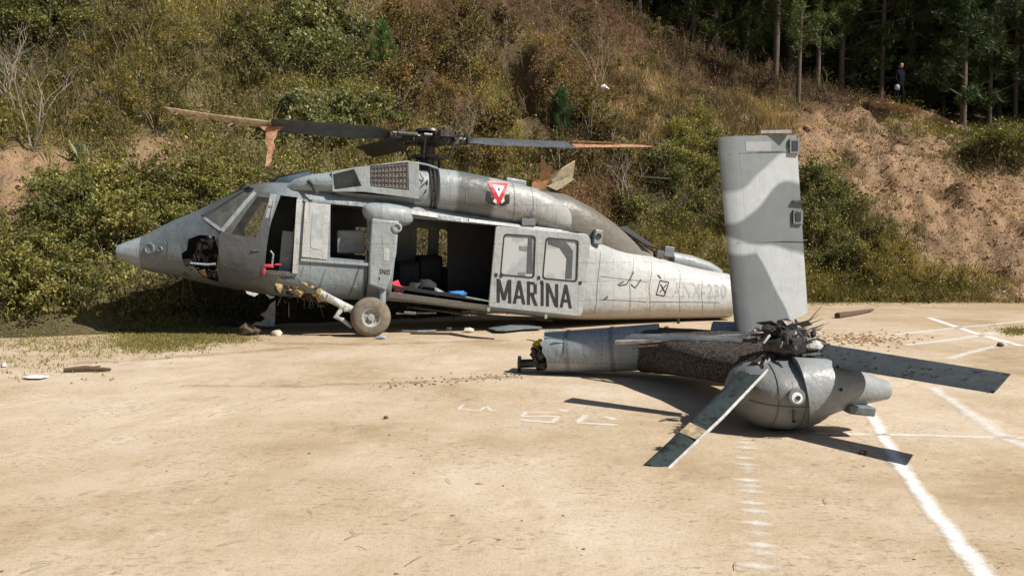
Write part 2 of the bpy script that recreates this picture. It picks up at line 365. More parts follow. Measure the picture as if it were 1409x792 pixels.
def build_hill():
    xs = np.concatenate([np.arange(-60, -16, 1.2), np.arange(-16, 25, 0.11), np.arange(25, 60, 1.2)])
    ts = np.concatenate([np.arange(-0.9, 17, 0.11), np.arange(17, 30, 0.3), np.arange(30, 90, 2.0)])
    X, T = np.meshgrid(xs, ts); Y = base_y(X) + T; Z = hill(X, Y)
    Z = np.where(T > 30, Z + (T - 30) * 0.25, Z)
    V = np.stack([X, Y, Z], -1).reshape(-1, 3); nx, ny = len(xs), len(ts)
    i = np.arange(nx * ny).reshape(ny, nx)
    Q = np.stack([i[:-1, :-1], i[:-1, 1:], i[1:, 1:], i[1:, :-1]], -1).reshape(-1, 4)
    me = bpy.data.meshes.new('hillside')
    me.vertices.add(len(V)); me.vertices.foreach_set('co', V.astype(np.float32).ravel())
    me.loops.add(Q.size); me.loops.foreach_set('vertex_index', Q.astype(np.int32).ravel())
    me.polygons.add(len(Q)); me.polygons.foreach_set('loop_start', np.arange(0, Q.size, 4, dtype=np.int32))
    px, py = project(V); W = veg_weights(px, py)
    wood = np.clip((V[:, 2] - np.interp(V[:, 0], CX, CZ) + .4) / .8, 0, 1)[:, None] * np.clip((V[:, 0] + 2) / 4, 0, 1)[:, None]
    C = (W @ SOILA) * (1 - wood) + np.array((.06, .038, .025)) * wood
    C = C * (1 + 0.5 * fbm(V[:, 0] * 1.3, V[:, 1] * 1.3, 4, 41))[:, None]
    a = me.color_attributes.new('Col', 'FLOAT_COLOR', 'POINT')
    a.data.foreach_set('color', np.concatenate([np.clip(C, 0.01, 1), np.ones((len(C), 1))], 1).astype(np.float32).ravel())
    me.update(calc_edges=True)
    m, t, b, N, L = nodes('hillside_soil')
    at_ = N('ShaderNodeAttribute'); at_.attribute_name = 'Col'
    n = noise(t, 9, 8, 0.72); n2 = noise(t, 2.2, 5, 0.6)
    c = mix(t, 0.9, at_.outputs['Color'], ramp(t, n, [(0.25, (0.45, 0.42, 0.40)), (0.5, (1, 1, 1)), (0.75, (1.0, 0.98, 0.95))]), 'MULTIPLY')
    c = mix(t, ramp(t, n2, [(0.52, 0.0), (0.66, 0.35)]), c, (0.30, 0.165, 0.09))
    L(c, b.inputs['Base Color']); b.inputs['Roughness'].default_value = 0.95; b.inputs['Specular IOR Level'].default_value = 0.1
    bump(t, b, noise(t, 14, 8, 0.7), 0.9, 0.12)
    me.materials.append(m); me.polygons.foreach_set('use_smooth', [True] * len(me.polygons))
    o = link('hillside', me); return tag(o, kind='structure')
build_hill()

def build_ground():
    xs = np.unique(np.concatenate([np.array([-900, -300, -100, -40]), np.arange(-20, 20.01, 0.2), np.array([40, 100, 300, 900])]))
    ys = np.unique(np.concatenate([np.array([-900, -300, -100, -30, -10]), np.arange(-2, 25.01, 0.2), np.array([40, 100, 300, 900])]))
    X, Y = np.meshgrid(xs, ys)
    Z = X * 0
    V = np.stack([X, Y, Z], -1).reshape(-1, 3); nx, ny = len(xs), len(ys)
    i = np.arange(nx * ny).reshape(ny, nx)
    Q = np.stack([i[:-1, :-1], i[:-1, 1:], i[1:, 1:], i[1:, :-1]], -1).reshape(-1, 4)
    me = bpy.data.meshes.new('ground'); me.from_pydata(V.tolist(), [], Q.tolist())
    m, t, b, N, L = nodes('sandy_ground')
    tc = N('ShaderNodeTexCoord').outputs['Object']
    big = noise(t, 0.33, 5, 0.62, tc); mid = noise(t, 2.1, 6, 0.7, tc); fine = noise(t, 34, 6, 0.75, tc); st = noise(t, 3.0, 6, 0.7, tc, (0.8, 1.4, 1))
    c = ramp(t, big, [(0.36, (0.37, 0.275, 0.17)), (0.46, (0.48, 0.385, 0.268)), (0.54, (0.54, 0.445, 0.33)), (0.64, (0.62, 0.525, 0.41))])
    c = mix(t, ramp(t, mid, [(0.46, 0.0), (0.70, 0.55)]), c, (0.44, 0.325, 0.205))
    c = mix(t, ramp(t, st, [(0.52, 0.0), (0.72, 0.4)]), c, (0.61, 0.51, 0.39))
    c = mix(t, 0.75, c, ramp(t, fine, [(0.25, 0.5), (0.48, 1.0), (0.8, 1.15)]), 'MULTIPLY')
    # drier, browner earth beside the slope
    sx = N('ShaderNodeSeparateXYZ'); L(tc, sx.inputs[0])
    far = math_n(t, 'ADD', math_n(t, 'SUBTRACT', sx.outputs[1], math_n(t, 'MULTIPLY', sx.outputs[0], 0.28)), math_n(t, 'MULTIPLY', big, 3.0))
    c = mix(t, ramp(t, math_n(t, 'DIVIDE', far, 24.0), [(0.54, 0.0), (0.80, 0.65)]), c, (0.38, 0.275, 0.175))
    dk_ = noise(t, 21, 4, 0.6, tc, (0.7, 1.5, 1)); dm_ = noise(t, 1.1, 4, 0.7, tc)
    c = mix(t, math_n(t, 'MULTIPLY', ramp(t, dm_, [(0.42, 0.0), (0.6, 1.0)]), ramp(t, dk_, [(0.56, 0.0), (0.64, 0.75)])), c, (0.17, 0.115, 0.07))
    # worn tracks and scuffs
    tr1 = noise(t, 0.7, 6, 0.7, tc, (0.8, 1.0, 1)); c = mix(t, ramp(t, tr1, [(0.52, 0.0), (0.66, 0.45)]), c, (0.60, 0.505, 0.39))
    tr2 = noise(t, 1.7, 5, 0.6, tc, (1.5, 0.35, 1)); c = mix(t, ramp(t, tr2, [(0.56, 0.0), (0.70, 0.35)]), c, (0.40, 0.30, 0.19))
    msk = noise(t, 0.8, 3, 0.6, tc); sp = noise(t, 9, 4, 0.65, tc, (1, 2.2, 1))
    c = mix(t, math_n(t, 'MULTIPLY', ramp(t, msk, [(0.45, 0.0), (0.62, 1.0)]), ramp(t, sp, [(0.55, 0.0), (0.68, 0.6)])), c, (0.25, 0.175, 0.105))
    L(c, b.inputs['Base Color']); b.inputs['Roughness'].default_value = 0.95; b.inputs['Specular IOR Level'].default_value = 0.12
    vo = N('ShaderNodeTexVoronoi'); vo.inputs['Scale'].default_value = 4.2; L(tc, vo.inputs['Vector']); foot = ramp(t, vo.outputs['Distance'], [(0.18, 0.0), (0.36, 1.0)])
    grain = noise(t, 130, 4, 0.7, tc); c2 = mix(t, 0.8, c, ramp(t, grain, [(0.3, 0.6), (0.5, 1.0), (0.7, 1.15)]), 'MULTIPLY'); L(c2, b.inputs['Base Color'])
    h = mix(t, 0.35, mix(t, 0.4, mid, fine), mix(t, ramp(t, msk, [(0.42, 0.0), (0.6, 1.0)]), (1, 1, 1), foot)); bump(t, b, h, 0.5, 0.045)
    me.materials.append(m); me.polygons.foreach_set('use_smooth', [True] * len(me.polygons))
    return tag(link('ground', me), kind='structure')
ground = build_ground()

# chalk markings on the ground
def chalk_mat(name, lo, hi, stretch):
    m, t, b, N, L = nodes(name)
    tc = N('ShaderNodeTexCoord').outputs['Object']
    uv = N('ShaderNodeAttribute'); uv.attribute_name = 'Edge'
    n = noise(t, 7, 6, 0.75, tc, stretch); n2 = noise(t, 40, 4, 0.7, tc)
    v = math_n(t, 'ADD', math_n(t, 'MULTIPLY', math_n(t, 'ADD', math_n(t, 'MULTIPLY', n, 0.7), math_n(t, 'MULTIPLY', n2, 0.35)), 1.0), math_n(t, 'MULTIPLY', uv.outputs['Fac'], -0.42))
    b.inputs['Base Color'].default_value = (0.83, 0.81, 0.77, 1); b.inputs['Roughness'].default_value = 0.95; b.inputs['Specular IOR Level'].default_value = 0.1
    tr = N('ShaderNodeBsdfTransparent'); ms = N('ShaderNodeMixShader')
    L(ramp(t, v, [(lo, 0.0), (hi, 0.95)]), ms.inputs[0]); L(tr.outputs[0], ms.inputs[1]); L(b.outputs[0], ms.inputs[2]); L(ms.outputs[0], t.nodes['Material Output'].inputs[0])
    return m
CH = [chalk_mat('chalk_strong', 0.10, 0.50, None), chalk_mat('chalk_worn', 0.16, 0.72, None), chalk_mat('chalk_laddered', 0.10, 0.80, None)]
def chalk(pts, width, k, name='chalk_line', dash=None):
    pts = [Vector((p[0], p[1], 0)) for p in pts]; P = []
    for a, b in zip(pts[:-1], pts[1:]):
        n = max(2, int((b - a).length / (0.025 if dash else 0.06))); P += [a.lerp(b, i / n) for i in range(n)]
    P.append(pts[-1]); vs = []; fs = []; ed = []
    for i, p in enumerate(P):
        d = (P[min(i + 1, len(P) - 1)] - P[max(i - 1, 0)]).normalized(); q = Vector((-d.y, d.x, 0))
        off = 0.25 * width * mnoise.noise(Vector((i * 0.21, width * 40, len(P)))); wd = width * (1 + 0.25 * mnoise.noise(Vector((i * 0.33, 7.7, len(P)))))
        for e in (-1, -0.5, 0, 0.5, 1): vs.append(p + q * (off + e * wd) + Vector((0, 0, 0.004))); ed.append(abs(e) ** 1.5)
    if dash:
        rd_ = random.Random(3); cs = [0.0]
        while cs[-1] < len(P): cs.append(cs[-1] + rd_.uniform(*dash))
        cs = np.array(cs); am = np.array([rd_.uniform(.45, 1.2) for _ in cs])
        for i in range(len(P)):
            pk = float(np.max(np.exp(-((i - cs) / 1.5) ** 2) * am)); 
            for j in range(5): ed[i * 5 + j] += 1.0 * (1 - pk)
    for i in range(len(P) - 1):
        for j in range(4): fs.append((i * 5 + j, i * 5 + j + 1, i * 5 + j + 6, i * 5 + j + 5))
    me = bpy.data.meshes.new(name); me.from_pydata([tuple(v) for v in vs], [], fs)
    a = me.attributes.new('Edge', 'FLOAT', 'POINT'); a.data.foreach_set('value', ed)
    me.materials.append(CH[k]); return link(name, me, ground)
def G(*p): return [gnd(*q) for q in p]
chalk(G((1188, 552), (1195, 565), (1230, 625), (1285, 705), (1362, 800), (1420, 870)), 0.07, 0)
chalk(G((1023, 604), (1026, 640), (1038, 700), (1045, 800)), 0.115, 2, dash=(3.4, 9.5))
chalk(G((1282, 533), (1330, 565), (1385, 603), (1470, 640)), 0.10, 1)
chalk(G((1120, 596), (1250, 599), (1420, 603)), 0.06, 1)
chalk(G((1278, 437), (1340, 458), (1405, 476)), 0.10, 0)
chalk(G((1225, 461), (1330, 450), (1420, 441)), 0.11, 1)
chalk(G((1245, 475), (1320, 466), (1420, 450)), 0.13, 1)
chalk(G((1303, 494), (1350, 481), (1390, 472)), 0.10, 1)
for st in ([(765, 568), (722, 567), (718, 573), (768, 573), (760, 581), (716, 578)],):
    chalk(G(*st), 0.04, 1, 'chalk_letter')
for st in ([(768, 564), (782, 566)], [(806, 571), (795, 582), (850, 585)], [(832, 573), (845, 578)]):
    chalk(G(*st), 0.05, 1, 'chalk_letter')
chalk(G((638, 556), (632, 563), (660, 565), (670, 559), (675, 565), (684, 565)), 0.035, 1, 'chalk_letter')

def track_mat():
    m, t, b, N, L = nodes('scuffed_earth'); tc = N('ShaderNodeTexCoord').outputs['Object']; uv = N('ShaderNodeAttribute'); uv.attribute_name = 'Edge'
    n = noise(t, 3, 6, .75, tc); v = math_n(t, 'SUBTRACT', n, math_n(t, 'MULTIPLY', uv.outputs['Fac'], .3))
    b.inputs['Base Color'].default_value = (.31, .22, .135, 1); b.inputs['Roughness'].default_value = .95; b.inputs['Specular IOR Level'].default_value = .1
    tr = N('ShaderNodeBsdfTransparent'); ms = N('ShaderNodeMixShader'); L(ramp(t, v, [(.32, 0.0), (.70, .5)]), ms.inputs[0]); L(tr.outputs[0], ms.inputs[1]); L(b.outputs[0], ms.inputs[2]); L(ms.outputs[0], t.nodes['Material Output'].inputs[0]); return m
CH.append(track_mat())
for pts, wd in ((((250, 530), (420, 531), (560, 526), (720, 517)), .16), (((300, 470), (520, 474), (700, 468)), .3), (((100, 500), (260, 490), (420, 478)), .3)):
    chalk(G(*pts), wd, 3, 'scuff_track')
# ------------------------------------------------------------------ helicopter hull
SEC = np.array([  # along, top, bottom, half width, squareness
    (-3.90, 1.76, 1.16, 0.36, 2.2), (-3.4, 2.03, 1.05, 0.62, 2.4), (-2.94, 2.23, 0.93, 0.86, 2.6), (-2.5, 2.47, 0.83, 1.02, 2.8), (-2.05, 2.69, 0.74, 1.11, 3.2),
    (-1.5, 2.73, 0.67, 1.16, 4), (-0.7, 2.62, 0.62, 1.18, 5), (0.4, 2.46, 0.56, 1.18, 5.5), (2.2, 2.18, 0.33, 1.18, 5.5), (3.9, 1.92, 0.14, 1.16, 5),
    (4.4, 1.80, 0.10, 1.07, 4), (5.0, 1.60, 0.07, 0.90, 3.1), (5.96, 1.36, 0.045, 0.70, 2.6), (6.8, 1.15, 0.03, 0.57, 2.4), (7.7, 0.99, 0.02, 0.48, 2.3)])
def sec(s):
    k = SEC[:, 0]; m = np.gradient(SEC[:, 1:], k, axis=0)
    s = min(max(s, k[0]), k[-1]); i = min(int(np.searchsorted(k, s, 'right')) - 1, len(k) - 2)
    h = k[i + 1] - k[i]; t = (s - k[i]) / h
    return (2 * t**3 - 3 * t**2 + 1) * SEC[i, 1:] + (t**3 - 2 * t**2 + t) * h * m[i] + (-2 * t**3 + 3 * t**2) * SEC[i + 1, 1:] + (t**3 - t**2) * h * m[i + 1]
def hull_ring(s, inset=0.0, n=56):
    top, bot, W, e = sec(s); top -= inset; bot += inset; W -= inset; zc = (top + bot) / 2; h = (top - bot) / 2
    out = []
    for k in range(n):
        a = 2 * math.pi * (k + 0.5) / n; ca, sa = math.cos(a), math.sin(a)
        y = W * math.copysign(abs(ca) ** (2 / e), ca); z = h * math.copysign(abs(sa) ** (2 / e), sa)
        out.append((s, y * (1 - 0.05 * z / h), zc + z))
    return out
def hullw(s, z, inset=0.0):
    top, bot, W, e = sec(s); top -= inset; bot += inset; W -= inset; zc = (top + bot) / 2; h = (top - bot) / 2
    q = min(abs(z - zc) / h, 0.999)
    return W * (1 - q ** e) ** (1 / e) * (1 - 0.05 * (z - zc) / h)
heli = empty('helicopter', (HC[0], HC[1], 0), YAW, 'crashed grey navy helicopter with broken rotor blades resting against the slope', 'helicopter')

def make_bool(base_mb, cutters, name, mats, smooth):
    o = base_mb.build(name, mats, None, None)
    tmp = []
    for c in cutters:
        co = c.build('cutter', mats, None); tmp.append(co)
        m = o.modifiers.new('cut', 'BOOLEAN'); m.operation = 'DIFFERENCE'; m.solver = 'EXACT'; m.object = co
    bpy.context.view_layer.update()
    me = bpy.data.meshes.new_from_object(o.evaluated_get(bpy.context.evaluated_depsgraph_get()))
    for x in [o] + tmp:
        bpy.data.objects.remove(x, do_unlink=True)
    me.materials.clear()
    for mm in mats: me.materials.append(mm)
    me.name = name
    return link(name, me, None, smooth)
def P(w, *pts): return [hp(x, y, w) for x, y in pts]
def rounded(poly, r=0.06, n=4):
    out = []; k = len(poly)
    for i in range(k):
        a, b, c = Vector(poly[i - 1]), Vector(poly[i]), Vector(poly[(i + 1) % k])
        d1 = (a - b); d2 = (c - b); q = min(r, d1.length * 0.45, d2.length * 0.45)
        p1 = b + d1.normalized() * q; p2 = b + d2.normalized() * q
        for j in range(n + 1):
            t = j / n; out.append(tuple((1 - t) ** 2 * p1 + 2 * t * (1 - t) * b + t * t * p2))
    return out
WS = P(-0.75, (283, 298), (336, 263), (349, 264), (306, 315))                 # port windscreen pane
AMB = P(-1.08, (353, 270), (371, 272), (352, 327), (318, 322))                # cockpit door window
DOOR = P(-1.15, (386, 268), (409, 271), (403, 374), (364, 371), (368, 320))   # open cockpit doorway
HOLE = P(-0.85, (258, 329), (275, 323), (296, 325), (302, 345), (299, 366), (301, 390), (286, 384), (276, 381), (268, 370), (250, 362), (247, 350), (256, 344))
GUN = P(-1.17, (455, 281), (503, 284), (511, 359), (454, 354))
CAB = P(-1.18, (550, 298), (700, 312), (692, 424), (538, 404))
def mir(poly): return poly
stations = sorted(set([-3.9, -3.75, -3.6] + [round(-3.4 + 0.16 * i, 3) for i in range(70)] + [7.7]))
stations = [s for s in stations if s <= 7.7]
hull = MB().loft([hull_ring(s) for s in stations])
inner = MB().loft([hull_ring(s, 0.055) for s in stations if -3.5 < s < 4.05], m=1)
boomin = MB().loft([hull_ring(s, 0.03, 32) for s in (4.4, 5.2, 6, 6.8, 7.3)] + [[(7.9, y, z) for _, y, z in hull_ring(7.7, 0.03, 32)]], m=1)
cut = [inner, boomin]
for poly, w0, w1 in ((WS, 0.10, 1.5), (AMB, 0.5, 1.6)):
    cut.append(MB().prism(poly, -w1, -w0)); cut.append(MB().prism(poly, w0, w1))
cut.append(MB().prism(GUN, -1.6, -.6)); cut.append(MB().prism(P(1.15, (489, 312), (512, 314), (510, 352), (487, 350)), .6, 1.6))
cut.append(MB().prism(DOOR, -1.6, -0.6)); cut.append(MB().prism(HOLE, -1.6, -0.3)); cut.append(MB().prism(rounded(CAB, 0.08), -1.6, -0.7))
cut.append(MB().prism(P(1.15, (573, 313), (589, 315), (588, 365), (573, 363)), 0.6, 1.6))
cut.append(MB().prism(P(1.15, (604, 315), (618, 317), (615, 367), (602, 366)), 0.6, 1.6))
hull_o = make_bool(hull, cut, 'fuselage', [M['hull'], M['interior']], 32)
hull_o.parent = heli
def on_hull(poly, name, mat, parent=heli, side=-1, off=-0.02, sub=3, thick=0.0, smooth=30):
    """a skin panel that follows the hull's surface"""
    bm = bmesh.new(); f = bm.faces.new([bm.verts.new((p[0], 0, p[1])) for p in poly]); bmesh.ops.triangulate(bm, faces=[f])
    bmesh.ops.subdivide_edges(bm, edges=bm.edges[:], cuts=sub, use_grid_fill=True)
    for v in bm.verts: v.co.y = side * (hullw(v.co.x, v.co.z) + off)
    if thick:
        r = bmesh.ops.extrude_face_region(bm, geom=bm.faces[:])
        for e in r['geom']:
            if isinstance(e, bmesh.types.BMVert): e.co.y += side * thick
    bmesh.ops.recalc_face_normals(bm, faces=bm.faces)
    me = bpy.data.meshes.new(name); bm.to_mesh(me); bm.free(); me.materials.append(mat)
    return link(name, me, parent, smooth)
def strip_on_hull(a, b, wd, name, mat, parent=heli, off=0.004, th=0.02, side=-1):
    """a rib, rail or seam following the hull between two (along, up) points"""
    a, b = Vector(a), Vector(b); d = (b - a).normalized(); q = Vector((-d.y, d.x)) * wd / 2
    n = max(2, int((b - a).length / 0.08)); mb = MB(); rings = []
    for i in range(n + 1):
        p = a.lerp(b, i / n)
        r = []
        for e, o in ((-1, off - 0.03), (1, off - 0.03), (1, off + th), (-1, off + th)):
            c = p + q * e; r.append((c.x, side * (hullw(c.x, c.y) + o), c.y))
        rings.append(r)
    return mb.loft(rings).build(name, mat, parent, 30)
# glazing
for sd_ in (-1, 1):
    on_hull(WS, 'windscreen_pane', M['glass'], side=sd_)
on_hull(AMB, 'window_pane', M['amber'], side=1)
# nose radome
rd = []
tipz = 1.5
for s_, t_, b_, w_ in ((-4.32, 1.585, 1.41, 0.16), (-4.30, 1.60, 1.385, 0.20), (-4.2, 1.645, 1.32, 0.245), (-4.0, 1.72, 1.215, 0.32), (-3.9, 1.765, 1.155, 0.355)):
    zc, h = (t_ + b_) / 2, (t_ - b_) / 2
    rd.append([(s_, w_ * math.copysign(abs(math.cos(a)) ** 0.85, math.cos(a)), zc + h * math.copysign(abs(math.sin(a)) ** 0.85, math.sin(a))) for a in [2 * math.pi * (k + .5) / 32 for k in range(32)]])
MB().loft(rd).build('nose_radome', M['blue'], heli, 35)
# nose details: round sensor covers and a seam
for (x, y, r) in ((206, 342, 0.10), (222, 343, 0.05)):
    s_, z_ = hp(x, y, -0.55); w_ = hullw(s_, z_)
    MB().lathe((s_, -w_ + 0.03, z_), (-0.5, -1, 0.1), [(0, r), (0.045, r), (0.055, r * 0.8), (0.04, r * 0.75), (0.035, 0.01)], 20).build('sensor_cover', M['mid'], heli, 35)
s_, z_ = hp(243, 345, -0.75)
on_hull([(s_ - .16, z_ - .15), (s_ + .08, z_ - .17), (s_ + .08, z_ + .13), (s_ - .16, z_ + .15)], 'access_panel', M['mid'], off=0.003, thick=0.006)
MB().tube([hv(258, 292, -0.2), hv(258, 285, -0.2), hv(254, 283, -0.2)], 0.012, 6).build('pitot_tube', M['metal'], heli)
# wreckage inside the smashed chin
mb = MB(); rr = random.Random(3)
for i in range(26):
    c = hv(rr.uniform(256, 300), rr.uniform(330, 380), rr.uniform(-0.75, -0.35)); mb.chunk(c, rr.uniform(0.03, 0.09), (1, 1, rr.uniform(0.5, 2)), seed=i)
for i in range(14):
    a = hv(rr.uniform(255, 300), rr.uniform(328, 375), -0.72); mb.tube([a, a + Vector((rr.uniform(-.2, .2), rr.uniform(-.08, .1), rr.uniform(-.25, .1)))], 0.009, 5)
mb.build('avionics_wreckage', M['oily'], heli)['kind'] = 'stuff'
MB().tube([hv(262, 362, -0.93), hv(285, 364, -0.97), hv(297, 363, -0.98)], 0.02, 6).build('bent_frame', M['light'], heli)
on_hull(P(-0.9, (272, 372), (281, 370), (284, 385), (276, 384)), 'torn_insulation', M['foam'], off=-0.06)
# cockpit door (dark) with its window
cd = on_hull(P(-1.05, (350, 262), (378, 266), (370, 300), (364, 340), (362, 378), (330, 384), (303, 380), (302, 345), (300, 325), (318, 300)), 'cockpit_door', M['darkpaint'], off=0.006, sub=5, thick=0.02)
me_cut = MB().prism(AMB, -1.6, -0.5).build('cutter', M['interior'])
m = cd.modifiers.new('cut', 'BOOLEAN'); m.object = me_cut; m.solver = 'EXACT'; cd.parent = None
bpy.context.view_layer.update()
nm = bpy.data.meshes.new_from_object(cd.evaluated_get(bpy.context.evaluated_depsgraph_get())); cd.modifiers.clear(); cd.data = nm; cd.parent = heli
nm.materials.clear(); nm.materials.append(M['darkpaint'])
bpy.data.objects.remove(me_cut, do_unlink=True)
on_hull(AMB, 'window_pane', M['amber'], cd, off=0.0)
s_, z_ = hp(352, 344, -1.1); MB().box((s_, -hullw(s_, z_) - 0.035, z_), (0.13, 0.02, 0.025)).build('door_handle', M['metal'], cd)
# windscreen posts and frames
strip_on_hull(hp(351, 264, -0.95), hp(306, 318, -0.95), 0.07, 'windscreen_post', M['light'], th=0.025)
strip_on_hull(hp(279, 296, -0.6), hp(345, 258, -0.3), 0.05, 'windscreen_frame', M['darkpaint'], th=0.02)
strip_on_hull(hp(282, 300, -0.7), hp(307, 318, -0.9), 0.05, 'windscreen_sill', M['light'], th=0.012)
strip_on_hull(hp(376, 266, -1.1), hp(366, 318, -1.12), 0.10, 'door_post', M['light'], th=0.02)
strip_on_hull(hp(366, 318, -1.12), hp(361, 374, -1.1), 0.05, 'door_post', M['darkpaint'], th=0.02)
strip_on_hull(hp(412, 274, -1.14), hp(406, 376, -1.14), 0.09, 'door_frame', M['white'], th=0.03)
strip_on_hull(hp(368, 375, -1.1), hp(405, 378, -1.12), 0.04, 'door_sill', M['metal'], th=0.03)
def seam(pts, name='panel_seam', wd=.012):
    q = [hp(x, y, -1.0) for x, y in pts]
    for _ in range(3): q = [hp(x, y, -hullw(*p_)) for (x, y), p_ in zip(pts, q)]
    for a, b in zip(q[:-1], q[1:]): strip_on_hull(a, b, wd, name, M['seamline'], off=.0, th=.0025)
for pts in (((228, 310), (232, 345), (240, 375)), ((206, 330), (212, 350), (214, 372)), ((262, 300), (300, 318)), ((418, 366), (414, 380)), ((452, 366), (505, 370)),
            ((826, 345), (822, 390), (818, 430)), ((868, 345), (866, 390), (864, 432)), ((895, 356), (893, 395), (892, 432)), ((935, 372), (934, 400), (933, 432)), ((965, 380), (965, 405), (965, 432)), ((826, 380), (893, 388)), ((826, 412), (890, 415)), ((893, 415), (990, 416))):
    seam(pts)
# inside the cockpit
for k, (w_, sx_) in enumerate(((-0.62, 0.0), (0.5, 0.0))):
    s0, zf = hp(392, 372, w_); st = empty('pilot_seat', (s0 + 0.05, w_, zf - 0.25)); st.parent = heli
    b_ = MB().box((0.10, 0, 0.62), (0.10, 0.48, 0.95), Matrix.Rotation(R(10), 3, 'Y')).build('seat_back', M['seat'], st); bevel(b_, 0.04)
    b_ = MB().box((-0.22, 0, 0.18), (0.5, 0.46, 0.12)).build('seat_cushion', M['black'], st); bevel(b_, 0.04)
    b_ = MB().box((-0.02, -0.27, 0.55), (0.20, 0.025, 0.8), Matrix.Rotation(R(6), 3, 'Y')).build('seat_wing', M['seat'], st); bevel(b_, 0.01)
    b_ = MB().box((0.16, 0, 1.16), (0.09, 0.26, 0.2)).build('headrest', M['black'], st); bevel(b_, 0.03)
MB().tube([hv(372, 345, -0.9), hv(376, 350, -0.9), hv(374, 366, -0.9)], 0.018, 6).build('grab_bar', M['light'], heli)
s_, z_ = hp(365, 371, -1.14)
mb = MB(); mb.chunk((s_ + 0.05, -1.15, z_ + 0.06), 0.055, (1.6, 0.35, 0.7), seed=5); mb.chunk((s_ + 0.2, -1.13, z_ + 0.09), 0.04, (2.0, 0.4, 0.5), seed=6); mb.chunk((s_ - 0.02, -1.17, z_ - 0.02), 0.045, (0.7, 0.35, 1.5), seed=7)
mb.build('red_strap', M['red'], heli)
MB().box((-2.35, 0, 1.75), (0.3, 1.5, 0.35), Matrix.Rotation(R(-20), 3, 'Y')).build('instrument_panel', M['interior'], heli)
# gunner's window: slid panel, sill track
gp = on_hull(P(-1.19, (420, 277), (455, 281), (450, 357), (415, 353)), 'gunner_panel', M['white'], off=0.02, thick=0.03)
on_hull(rounded(P(-1.19, (430, 288), (446, 290), (443, 344), (427, 341)), 0.07), 'window_pane', M['pane'], gp, off=0.056)
strip_on_hull(hp(414, 357, -1.19), hp(512, 364, -1.19), 0.05, 'sill_track', M['light'], th=0.035)
strip_on_hull(hp(418, 275, -1.17), hp(505, 283, -1.17), 0.04, 'window_track', M['mid'], th=0.03)
strip_on_hull(hp(448, 370, -1.18), hp(440, 396, -1.16), 0.02, 'skin_crease', M['mid'], th=0.004)
strip_on_hull(hp(495, 366, -1.18), hp(480, 408, -1.12), 0.02, 'skin_crease', M['darkpaint'], th=0.004)
strip_on_hull(hp(505, 345, -1.18), hp(502, 408, -1.12), 0.05, 'hanging_strap', M['black'], th=0.02)
# cabin
sA, zA = hp(415, 374, -1.1); sB, zB = hp(800, 434, -1.1)
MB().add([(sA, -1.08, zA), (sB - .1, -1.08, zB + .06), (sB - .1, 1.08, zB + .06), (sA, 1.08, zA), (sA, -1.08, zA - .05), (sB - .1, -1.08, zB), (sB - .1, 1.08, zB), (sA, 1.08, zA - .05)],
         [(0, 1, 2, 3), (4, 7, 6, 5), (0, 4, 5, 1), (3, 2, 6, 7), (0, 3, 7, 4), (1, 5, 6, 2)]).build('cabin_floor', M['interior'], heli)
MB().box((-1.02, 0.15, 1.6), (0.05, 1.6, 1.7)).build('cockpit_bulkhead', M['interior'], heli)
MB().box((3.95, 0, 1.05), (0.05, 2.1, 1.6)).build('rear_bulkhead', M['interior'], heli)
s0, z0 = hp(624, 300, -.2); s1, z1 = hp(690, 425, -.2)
o_ = MB().box(((s0 + s1) / 2 + .3, -.35, (z0 + z1) / 2), (s1 - s0 + .9, .05, z0 - z1)).build('added_dark_panel', M['interior'], heli)  # added dark panel that makes the cabin read black inside
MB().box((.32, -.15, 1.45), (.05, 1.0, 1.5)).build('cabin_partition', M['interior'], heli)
s_, z_ = hp(483, 338, -0.75)
g_ = empty('gunner_seat', (s_, -0.75, z_ - 0.45)); g_.parent = heli
b_ = MB().box((0, 0, 0.52), (0.50, 0.08, 0.42)).build('seat_back', M['seat'], g_); bevel(b_, 0.03)
b_ = MB().box((0, 0.2, 0.2), (0.5, 0.42, 0.08)).build('seat_cushion', M['black'], g_); bevel(b_, 0.03)
for dx in (-.22, .22): MB().tube([(dx, 0.02, 0.2), (dx, 0.02, -0.25)], 0.02, 6).build('seat_leg', M['oily'], g_)
for (x, y, w_, dims) in ((560, 385, 0.2, (0.45, 0.5, 0.75)), (590, 378, 0.5, (0.5, 0.5, 0.8)), (640, 372, 0.4, (0.4, 0.5, 0.9))):
    s_, z_ = hp(x, y, w_)
    o_ = MB().box((s_, w_, z_), dims).build('troop_seat', M['interior'], heli); bevel(o_, 0.06)
    c_ = MB().box((s_, w_ - dims[1] / 2 - 0.02, z_ + 0.1), (dims[0] * 0.8, 0.04, dims[2] * 0.5)).build('seat_padding', M['black'], o_)
def item(name, px, py, w_, r, sq, mat, seed, n=3):
    mb = MB(); rr = random.Random(seed); s_, z_ = hp(px, py, w_)
    for k in range(n): mb.chunk((s_ + rr.uniform(-r, r) * sq[0], w_ + rr.uniform(-r, r), z_ + rr.uniform(-.3, .3) * r), r, sq, seed=seed + k)
    return mb.build(name, mat, heli, 60)
item('blue_jacket', 620, 405, -0.85, 0.11, (1.6, 1, 0.55), M['bluecloth'], 20)
item('red_bag', 546, 396, -0.9, 0.12, (0.9, 1, 0.8), M['red'], 30)
item('crumpled_paper', 551, 404, -1.05, 0.05, (1.6, 1, 0.6), M['whitemetal'], 40, 2)
item('helmet', 601, 402, -0.7, 0.10, (1, 1, 1), M['seat'], 50, 1)
item('dark_gear', 580, 396, -0.6, 0.18, (1, 1, 0.9), M['black'], 60, 4)
